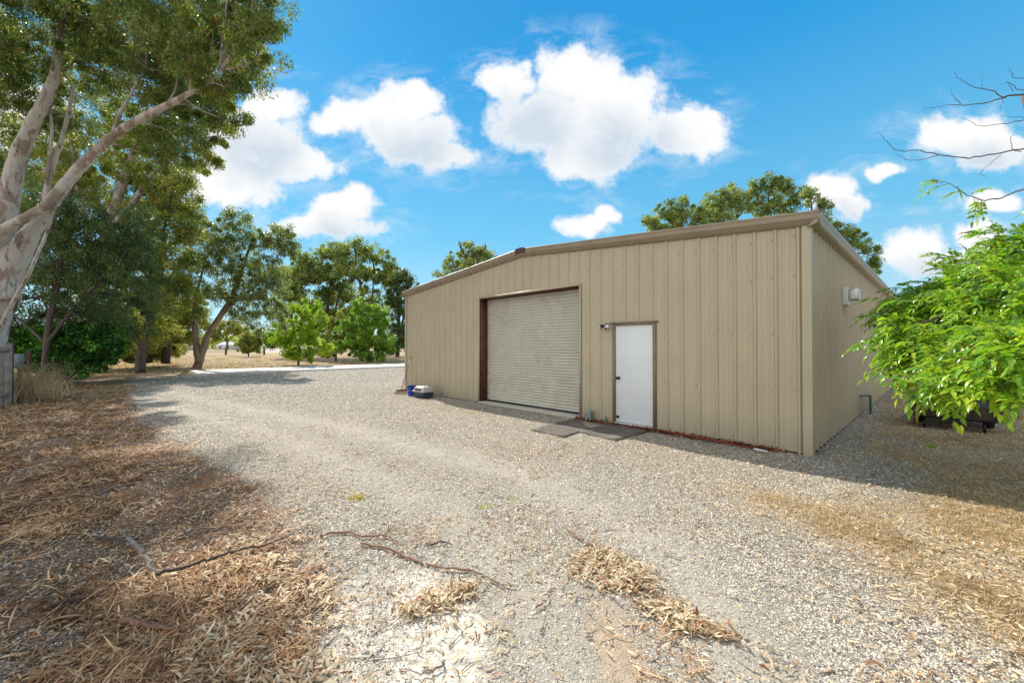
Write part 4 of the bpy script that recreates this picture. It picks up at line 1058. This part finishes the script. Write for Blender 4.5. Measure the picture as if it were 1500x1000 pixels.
# loose stones
def stones(p2, size, rg):
    n = len(p2); z = height(p2[:, 0], p2[:, 1])
    base = np.array([[1, 0, 0], [0, 1, 0], [-1, 0, 0], [0, -1, 0], [.1, .1, .75], [0, 0, -.5]], float)
    s = size*rg.uniform(.5, 1.5, n)
    v = base[None]*(1+rg.normal(size=(n, 6, 3))*.22)+rg.normal(size=(n, 6, 3))*.14
    v *= (s[:, None]*rg.uniform(.6, 1.2, (n, 3)))[:, None, :]
    a = rg.uniform(0, 6.28, n); ca, sa = np.cos(a)[:, None], np.sin(a)[:, None]
    x = v[..., 0]*ca-v[..., 1]*sa; y = v[..., 0]*sa+v[..., 1]*ca
    v = np.stack([x+p2[:, 0][:, None], y+p2[:, 1][:, None], v[..., 2]+(z+s*.15)[:, None]], -1).reshape(-1, 3)
    tri = np.array([[0, 1, 4], [1, 2, 4], [2, 3, 4], [3, 0, 4]])
    f = (np.arange(n)[:, None, None]*6+tri[None]).reshape(-1, 3)
    return v, f
def d_stone(x, y):
    lit, dry, sand, soil, tr_ = zones(x, y)
    return np.clip(1.0-.75*lit-.6*dry-.65*sand-.4*soil-tr_*.6-(.35*(fbm(x, y, .9, 3, 70) < .45)), .04, 1)*nobuild(x, y)*(~inpoly(x, y, [tuple(q) for q in quad]))
ps = sample(200000, rg, (-18, 11), (1.7, 19), d_stone)
dist = np.hypot(ps[:, 0], ps[:, 1])
def d_far(x, y): return np.clip(1-.7*zones(x, y)[1]-.5*zones(x, y)[0], 0, 1)*nobuild(x, y)*(~inpoly(x, y, [tuple(q) for q in quad]))*(x < -3)
ps = np.concatenate([ps, sample(26000, rg, (-30, -3), (17, 34), d_far)]); dist = np.hypot(ps[:, 0], ps[:, 1])
v, f = stones(ps, .0041+.00062*dist, rg)
m, t, b = material('mixed_gravel')
isl = t.new('ShaderNodeNewGeometry').outputs['Random Per Island']
cc = t.ramp(isl, [(0, (.10, .09, .075)), (.22, (.30, .26, .21)), (.55, (.50, .44, .345)), (.8, (.66, .59, .475)), (1, (.82, .75, .63))])
t.l.new(cc, b.inputs['Base Color']); b.inputs['Roughness'].default_value = .85
tag(mk('gravel_stones', v, f, m), 'loose grey and tan crushed gravel covering the yard', 'gravel', kind='stuff')
# short dry grass
parts = []
def d_dry(x, y):
    lit, dry, sand, soil, tr_ = zones(x, y)
    return np.clip(dry-.25, 0, 1)*nobuild(x, y)*sstep(fbm(x, y, 1.3, 3, 80), .38, .6)*(~inpoly(x, y, [tuple(q) for q in quad]))
pg = sample(4600, rg, (1, 16), (1.5, 18), d_dry)
for q in pg:
    parts.append(blades(q[0], q[1], 7, .030+.002*q[1], rg, .05, w=.0022+.0003*q[1], lean=1.3))
tag(collect(parts, 'dry_grass', M['straw']), 'flattened golden dry grass on the ground right of the building', 'grass', kind='stuff')
parts = []
pg = sample(2600, rg, (-60, 40), (24, 75), d_dry)
for q in pg:
    parts.append(blades(q[0], q[1], 9, .16, rg, .5, w=.02, lean=.7))
tag(collect(parts, 'field_grass', M['straw']), 'dry yellow grass of the field beyond the slab', 'grass', kind='stuff')
# small weeds
for (px, py, n, h, lab) in [(525, 729, 60, .05, 'tiny yellow grass tuft alone on the open gravel'), (708, 741, 40, .04, 'flat green weed, nearer of two in the middle of the gravel'), (747, 728, 30, .035, 'small green weed beside a flat one in mid gravel'), (1362, 655, 60, .10, 'green weed tuft in the shade before the trailer'), (692, 575+30, 30, .05, 'thin weed at the shadow edge left of the roll-up door')]:
    p = G(px, py); v, f = blades(p[0], p[1], n, h, rg, .035, w=.004, lean=1.0)
    tag(collect([(v, f)], 'weed_tuft', M['yellowweed'] if px == 525 else M['weed']), lab, 'weed')

# ------------------------------------------------------------------ fallen branches (each a thing)
def stick(name, pts, rad, mat, label, side=(), lift=.02, seed=0):
    rg_ = np.random.default_rng(seed)
    g = onground(pts); g[:, 2] += lift
    sp = smoothpath(g, 5); sp[1:-1] += rg_.normal(size=sp[1:-1].shape)*[.008, .008, .004]
    mb = MB(); mb.tube(sp, np.linspace(rad, rad*.4, len(sp)), 8, rough=.15, seed=seed)
    for s_ in side:
        q = onground(s_); q[:, 2] += lift; q2 = smoothpath(q, 4); mb.tube(q2, np.linspace(rad*.6, rad*.2, len(q2)), 6, rough=.12, seed=seed+3)
    return tag(mb.build(name, mat, smooth=True), label, 'branch')
stick('fallen_branch', [(190, 803), (205, 815), (217, 832), (226, 850), (238, 857)], .016, M['deadwood'], 'short crooked grey stick with an S bend lying in the litter at lower left', lift=.06, seed=1)
stick('fallen_branch', [(232, 858), (270, 848), (310, 835), (345, 822), (380, 812), (425, 797)], .013, M['darkstick'], 'long dark stick running right from the end of the crooked grey stick', lift=.055, seed=2)
stick('fallen_branch', [(145, 797), (170, 800), (195, 805), (215, 795)], .015, M['darkstick'], 'dark short branch behind the crooked grey stick', lift=.05, seed=3)
stick('fallen_branch', [(75, 905), (110, 890), (150, 880), (185, 852)], .009, M['darkstick'], 'thin straight dark stick left of the crooked grey stick', lift=.045, seed=4)
stick('fallen_branch', [(185, 920), (215, 926), (240, 931), (266, 935)], .020, M['redtwig'], 'short thick reddish brown log lying in the litter at the bottom left', lift=.04, seed=5)
stick('fallen_branch', [(470, 787), (505, 782), (540, 788), (565, 786), (592, 800)], .010, M['redtwig'], 'reddish forked twig lying on gravel beyond the long thin one', side=[[(565, 787), (570, 772), (566, 758)], [(570, 780), (580, 770)]], seed=6)
stick('fallen_branch', [(530, 797), (580, 807), (615, 822), (650, 832), (690, 835), (715, 845), (745, 862)], .010, M['redtwig'], 'long thin reddish branch curving across the gravel in the centre foreground', side=[[(690, 836), (675, 840)], [(715, 846), (735, 855), (760, 858)]], seed=7)
stick('fallen_branch', [(150, 728), (175, 716), (205, 710), (235, 710)], .010, M['deadwood'], 'slender curved stick lying in the dappled shade at left', seed=8)
stick('fallen_branch', [(632, 798), (645, 795), (660, 796)], .009, M['darkstick'], 'small dark stub of wood on gravel above the long thin branch', seed=9)
stick('fallen_branch', [(830, 775), (850, 790), (870, 798), (895, 803)], .006, M['redtwig'], 'fine reddish twig beyond the heap of bleached leaves', seed=10)
stick('fallen_branch', [(785, 888), (800, 878), (806, 862)], .006, M['redtwig'], 'fine bent twig left of the heap of bleached leaves', seed=11)
stick('fallen_branch', [(30, 745), (50, 742), (70, 742)], .014, M['greywood'], 'short grey piece of wood at the far left', seed=12)
stick('fallen_branch', [(650, 965), (640, 978), (615, 985), (600, 975)], .006, M['deadwood'], 'bent pale twig beside the white sandy patch in the foreground', seed=13)

# ------------------------------------------------------------------ pinnate-leaved tree at the right
rg = np.random.default_rng(404)
rt = empty('walnut_tree', (6.7, 4.2, 0), 'bright green tree with pinnate leaves reaching in from the right, bare twigs above', 'tree')
hm = MB()
trunk = smoothpath([(6.7, 4.2, -.1), (6.6, 4.2, .9), (6.5, 4.3, 1.7), (6.3, 4.5, 2.6), (6.2, 4.6, 3.6), (6.0, 4.7, 4.6)], 5)
hm.tube(trunk, np.linspace(.16, .05, len(trunk)), 10, rough=.06)
HX = 10
hubs = [(1300, 488, 4.7, .28, .22), (1345, 455, 5.2, .45, .32), (1395, 425, 5.8, .5, .35), (1350, 432, 6.6, .5, .35), (1448, 398, 5.6, .5, .35), (1490, 368, 5.0, .4, .3), (1420, 455, 4.6, .5, .4), (1475, 430, 4.0, .45, .4),
        (1360, 520, 4.3, .40, .25), (1410, 520, 3.9, .40, .3), (1460, 500, 3.4, .40, .3), (1330, 530, 4.3, .2, .10), (1350, 568, 3.5, .13, .06), (1400, 548, 3.4, .22, .13), (1440, 540, 3.1, .18, .10), (1485, 505, 2.9, .22, .15),
        (1450, 572, 2.9, .08, .05), (1500, 525, 2.7, .14, .10), (1520, 480, 3.2, .4, .4), (1540, 380, 4.2, .6, .5), (1390, 470, 5.2, .5, .35), (1320, 460, 5.6, .35, .25), (1600, 450, 4, .6, .6), (1650, 350, 4.3, .6, .5), (1700, 400, 3.6, .6, .6), (1420, 395, 6.4, .6, .4),
        (1450, 440, 5.4, .6, .4), (1380, 440, 6.0, .5, .4), (1480, 470, 4.6, .5, .4), (1430, 540, 4.2, .4, .25), (1300, 515, 5.0, .18, .12)]
leafV = []; leafF = []; lk = 0
def pinnate(base, direction, length, nl, lw, rg):
    """one compound leaf: arched rachis with paired folded leaflets and a terminal one"""
    global lk
    direction = unit(np.asarray(direction)); up0 = np.array([0, 0, 1.]); sd = unit(np.cross(direction, up0)+rg.normal(size=3)*.15); up = unit(np.cross(sd, direction))
    droop = rg.uniform(.1, .5)
    pts = [base+direction*length*t_-np.array([0, 0, 1])*droop*length*t_*t_ for t_ in np.linspace(0, 1, 6)]
    hm.tube(pts, np.linspace(.0022, .0010, 6), 3, caps=False)
    def leaflet(b0, dr, L, W, nrm):
        global lk
        s_ = unit(np.cross(dr, nrm)); nn = np.cross(s_, dr); rows = []
        for t_, w, dz in ((0, .05, 0), (.22, .75, .10), (.5, 1.0, .10), (.78, .58, .02), (1.0, .03, -.12)):
            m_ = b0+dr*L*t_+nn*dz*L*.5-np.array([0, 0, 1])*L*.18*t_*t_
            rows += [m_-s_*W*w/2+nn*W*w*.22, m_, m_+s_*W*w/2+nn*W*w*.22]
        leafV.append(np.array(rows))
        f = []
        for i in range(4):
            a = i*3; f += [[a, a+1, a+4, a+3], [a+1, a+2, a+5, a+4]]
        leafF.append(np.array(f)+lk); lk += 15
    for i in range(nl):
        t_ = .22+.74*i/nl; p = base+direction*length*t_-np.array([0, 0, 1])*droop*length*t_*t_
        for sg in (-1, 1):
            dr = unit(direction*.55+sd*sg*.85+rg.normal(size=3)*.14-np.array([0, 0, .25*droop+t_*droop*.4]))
            leaflet(p, dr, length*.34*rg.uniform(.85, 1.15)*(1-.25*abs(t_-.5)), lw*rg.uniform(.85, 1.15), unit(up+rg.normal(size=3)*.22))
    leaflet(pts[-1], unit(pts[-1]-pts[-2]), length*.36, lw, up)
for hi, (px, py, d, r1, r2) in enumerate(hubs):
    h = P(px+HX, py, d)
    q = trunk[np.argmin(np.linalg.norm(trunk-h-np.array([0, 0, -.2]), axis=1))]
    mid = (q*.45+h*.55)+np.array([0, 0, .12])+rg.normal(size=3)*.06
    pth = smoothpath([q, mid, h], 6); hm.tube(pth, np.linspace(.024, .006, len(pth)), 6, caps=False, rough=.06)
    ntw = int(15*max(.5, r1/.42))
    for j in range(ntw):
        o_ = unit(rg.normal(size=3)+np.array([-.35, -.1, .1]))*np.array([r1, r1, r2])*rg.uniform(.35, 1.15)
        st = h-(h-q)/np.linalg.norm(h-q)*rg.uniform(0, .3)*r1
        e = h+o_; tw = smoothpath([st, (st+e)/2+np.array([0, 0, .03])+rg.normal(size=3)*.02, e], 3)
        hm.tube(tw, np.linspace(.005, .002, len(tw)), 4, caps=False)
        dirn = unit(e-st)
        nlv = 6 if r1 > .2 else 4
        for k in range(nlv):
            t_ = rg.uniform(.35, 1); b0 = tw[int(t_*(len(tw)-1))]
            dr = unit(dirn*.6+rg.normal(size=3)*.65+np.array([-.12, 0, .05]))
            pinnate(b0, dr, rg.uniform(.17, .27), int(rg.integers(3, 6)), .034, rg)
        pinnate(e, unit(dirn+[0, 0, -.1]), rg.uniform(.2, .28), 5, .034, rg)
# bare twigs above
def twig(pts, r0, r1=.0012):
    q = smoothpath([P(*p) for p in pts], 5); q[1:-1] += rg.normal(size=q[1:-1].shape)*.004
    hm.tube(q, np.linspace(r0, r1, len(q)), 5, caps=False)
D = 4.0
twig([(1700, 120, D), (1500, 136, D), (1475, 141, D), (1440, 150, D), (1400, 152, D), (1355, 157, D)], .010)
twig([(1475, 140, D), (1455, 130, D), (1430, 124, D), (1412, 113, D), (1403, 103, D)], .005)
twig([(1412, 150, D), (1402, 140, D), (1400, 128, D)], .003)
twig([(1700, 95, D), (1540, 120, D), (1500, 130, D), (1486, 120, D), (1470, 121, D)], .006)
twig([(1600, 115, D), (1500, 112, D), (1490, 105, D), (1482, 97, D)], .004)
twig([(1489, 131, D), (1484, 122, D), (1478, 118, D)], .003)
twig([(1475, 142, D), (1472, 155, D), (1470, 162, D)], .002)
twig([(1445, 128, D), (1443, 118, D), (1444, 105, D)], .002)
twig([(1700, 160, D), (1540, 170, D), (1500, 175, D), (1470, 180, D), (1440, 182, D), (1415, 172, D)], .006)
twig([(1540, 168, D), (1500, 170, D), (1470, 168, D)], .003)
twig([(1750, 190, D), (1560, 210, D), (1500, 217, D), (1440, 228, D), (1400, 229, D), (1350, 219, D), (1318, 220, D), (1302, 205, D), (1289, 193, D)], .009)
twig([(1378, 226, D), (1360, 231, D), (1335, 233, D), (1316, 225, D)], .004)
twig([(1500, 220, D), (1487, 217, D), (1485, 200, D), (1490, 195, D)], .004)
twig([(1470, 225, D), (1455, 238, D), (1440, 252, D), (1447, 258, D)], .003)
D2 = 3.4
twig([(1700, 230, D2), (1560, 262, D2), (1500, 277, D2), (1465, 290, D2), (1435, 291, D2), (1412, 280, D2), (1395, 268, D2), (1375, 265, D2)], .008)
for (px, py, dx, dz, L_) in [(1395, 268, -1, -.05, .22), (1385, 266, -.8, .5, .15), (1405, 272, .2, -.9, .10), (1412, 280, -.9, .1, .13), (1430, 288, .1, -.9, .15), (1436, 290, -.4, -.9, .16), (1425, 284, .7, .55, .13), (1376, 264, -.9, -.2, .15), (1440, 291, .3, -.8, .10)]:
    pinnate(P(px, py, D2), np.array([dx, rg.uniform(-.3, .3), dz]), L_, 4, .020, rg)
for (px, py) in [(1480, 345), (1450, 350), (1495, 335)]:
    for k in range(4): pinnate(P(px, py, 4.2)+rg.normal(size=3)*.1, unit(rg.normal(size=3)+[-.5, 0, .2]), .22, 5, .034, rg)
mk('foliage', np.concatenate(leafV), np.concatenate(leafF), M['walnut'], rt, smooth=True)
hm.build('branches', M['twig'], rt, smooth=True)

# ------------------------------------------------------------------ light, sky with clouds
AL = 1.0
sunv = unit(np.array([-.62, 1.02, 1.0]))
elev = math.asin(sunv[2]); rot = math.atan2(sunv[0], sunv[1])
sd = bpy.data.lights.new('sun', 'SUN'); sd.energy = 6.6; sd.angle = math.radians(.55); sd.color = (1.0, .94, .84)
so = bpy.data.objects.new('sun', sd); COL.objects.link(so)
so.rotation_euler = Vector(tuple(-sunv)).to_track_quat('-Z', 'Y').to_euler()

w = bpy.data.worlds.new('World'); scn.world = w; w.use_nodes = True; w.cycles.sampling_method = 'NONE'
t = NT(w.node_tree); bg = w.node_tree.nodes['Background']
sky = t.new('ShaderNodeTexSky', sky_type='NISHITA'); sky.sun_disc = False
sky.sun_elevation = elev; sky.sun_rotation = rot; sky.air_density = 1.0; sky.dust_density = .35; sky.ozone_density = 2.0
vec = t.new('ShaderNodeTexCoord').outputs['Generated']
CL = [(745,118,42,36),(848,108,72,42),(795,175,80,52),(905,165,85,60),(1000,190,68,38),(860,225,80,42),
      (505,168,52,27),(560,168,50,34),(595,150,48,34),(605,200,80,38),(650,226,52,25),
      (398,152,46,30),(365,200,84,48),(430,235,62,28),(325,262,92,42),
      (500,300,56,27),(478,328,78,20),
      (890,318,28,16),(862,330,44,14),
      (1222,282,40,30),(1248,302,32,22),(1345,365,55,34),(1438,345,42,26),(1390,385,75,24),
      (1420,198,76,30),(1462,222,60,28),(1298,246,33,13),(1450,292,44,16),
      (1700,180,100,50),(-60,170,170,70)]
BIG = [(770,150,90,70),(905,180,110,70),(600,185,95,55),(365,190,90,60),(490,310,70,35),(1430,205,90,38),(1345,370,70,38),(1235,290,50,36)]
grp = bpy.data.node_groups.new('cloud_field', 'ShaderNodeTree')
grp.interface.new_socket('Vector', in_out='INPUT', socket_type='NodeSocketVector')
grp.interface.new_socket('Value', in_out='OUTPUT', socket_type='NodeSocketFloat'); grp.interface.new_socket('Under', in_out='OUTPUT', socket_type='NodeSocketFloat')
gt = NT(grp); gi = gt.new('NodeGroupInput'); go = gt.new('NodeGroupOutput')
warp = gt.vm('SUBTRACT', gt.noise(gi.outputs[0], 9.0, 2, .5, out=1), (.5, .5, .5))
pv = gt.vm('ADD', gi.outputs[0], gt.vm('MULTIPLY', warp, (.09, 0, .06)))
fld = None
for (a, b_, c_, e_) in CL:
    x0 = (a-CX)/F; z0 = (HZ-b_)/F; rx = c_*1.04/F; rz = e_*1.08/F
    q = gt.vm('MULTIPLY', gt.vm('SUBTRACT', pv, (x0, 0, z0)), (1/rx, 0, 1/rz))
    val = gt.math('SUBTRACT', 1.0, gt.vm('LENGTH', q))
    fld = val if fld is None else gt.new('ShaderNodeMath', operation='SMOOTH_MAX', inp={0: fld, 1: val, 2: .08}).outputs[0]
det = gt.noise(gi.outputs[0], 11.0, 6.5, .66)
fld = gt.math('ADD', fld, gt.math('MULTIPLY', gt.math('SUBTRACT', det, .5), 1.7))
grp.links.new(fld, go.inputs[0])
# underside shading: a few broad bodies sampled a little toward the sun
up = gt.vm('ADD', pv, (-.02, 0, .06)); und = None
for (a, b_, c_, e_) in BIG:
    q = gt.vm('MULTIPLY', gt.vm('SUBTRACT', up, ((a-CX)/F, 0, (HZ-b_)/F)), (F/c_, 0, F/e_))
    val = gt.math('SUBTRACT', 1.0, gt.vm('LENGTH', q))
    und = val if und is None else gt.math('MAXIMUM', und, val)
und = gt.math('ADD', und, gt.math('MULTIPLY', gt.math('SUBTRACT', det, .5), 1.1))
grp.links.new(und, go.inputs[1])
sp = t.new('ShaderNodeSeparateXYZ', inp={0: vec})
yy = t.math('MAXIMUM', sp.outputs[1], .05)
gn = t.new('ShaderNodeCombineXYZ', inp={0: t.math('DIVIDE', sp.outputs[0], yy), 1: 0.0, 2: t.math('DIVIDE', sp.outputs[2], yy)}).outputs[0]
g1 = t.new('ShaderNodeGroup'); g1.node_tree = grp; t.l.new(gn, g1.inputs[0])
f1, f2 = g1.outputs[0], g1.outputs[1]
front = t.math('GREATER_THAN', sp.outputs[1], .06)
cover = t.math('MULTIPLY', t.mr(f1, -.16, .30, smooth=True), front)
wisp = t.noise(t.vm('MULTIPLY', gn, (1.0, 1.0, 2.2)), 7.0, 5, .65, .6)
veil = t.math('MULTIPLY', t.math('MULTIPLY', t.mr(f1, -1.1, .1), t.mr(wisp, .46, .72)), .62)
cover = t.math('MAXIMUM', cover, t.math('MULTIPLY', veil, front))
# added bright clouds behind the camera, unseen, as fill on the shaded front wall
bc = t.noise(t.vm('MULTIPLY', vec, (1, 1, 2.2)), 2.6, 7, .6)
fill_cov = t.math('MULTIPLY', t.math('MULTIPLY', t.mr(bc, .38, .50), t.mr(sp.outputs[1], .05, -.2)), t.mr(sp.outputs[2], .02, .12))
shade = t.mr(f2, -.05, .75)
cc = t.mix(shade, (1.0, 1.0, 1.0, 1), (.66, .75, .85, 1))
cc = t.mix(t.mr(f1, .0, .40), (.86, .93, 1.0, 1), cc)
bgc = t.vm('SCALE', sky.outputs[0])
bgc.node.inputs['Scale'].default_value = .125
blue = t.mix(1.0, bgc, (.50, 1.0, 1.32, 1), 'MULTIPLY')
k = t.mr(sp.outputs[2], .0, .75)
grad = t.ramp(k, [(0, (.70, .88, .94)), (.12, (.48, .79, .93)), (.34, (.19, .61, .90)), (.75, (.028, .375, .80)), (1, (.02, .29, .70))])
blue = t.mix(.85, blue, grad)
skyc = t.mix(cover, blue, cc)
skyc = t.mix(fill_cov, skyc, t.mix(t.mr(sp.outputs[0], .5, -.7), (.85, .86, .88, 1), (2.1, 2.0, 1.82, 1)))  # left side of the added clouds made brighter to bring out the wall ribs
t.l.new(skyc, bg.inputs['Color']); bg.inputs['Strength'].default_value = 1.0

# ------------------------------------------------------------------ camera
cam = bpy.data.cameras.new('camera'); co = bpy.data.objects.new('camera', cam); COL.objects.link(co)
cam.sensor_width = 36; cam.lens = 36*F/1500; cam.clip_end = 6000; cam.clip_start = .05
co.location = (0, 0, CH); co.rotation_euler = (math.radians(90)+math.atan((HZ-500)/F), 0, 0)
scn.camera = co
scn.view_settings.view_transform = 'Standard'; scn.view_settings.look = 'None'; scn.view_settings.exposure = 0
scn.cycles.max_bounces = 7; scn.cycles.transparent_max_bounces = 4
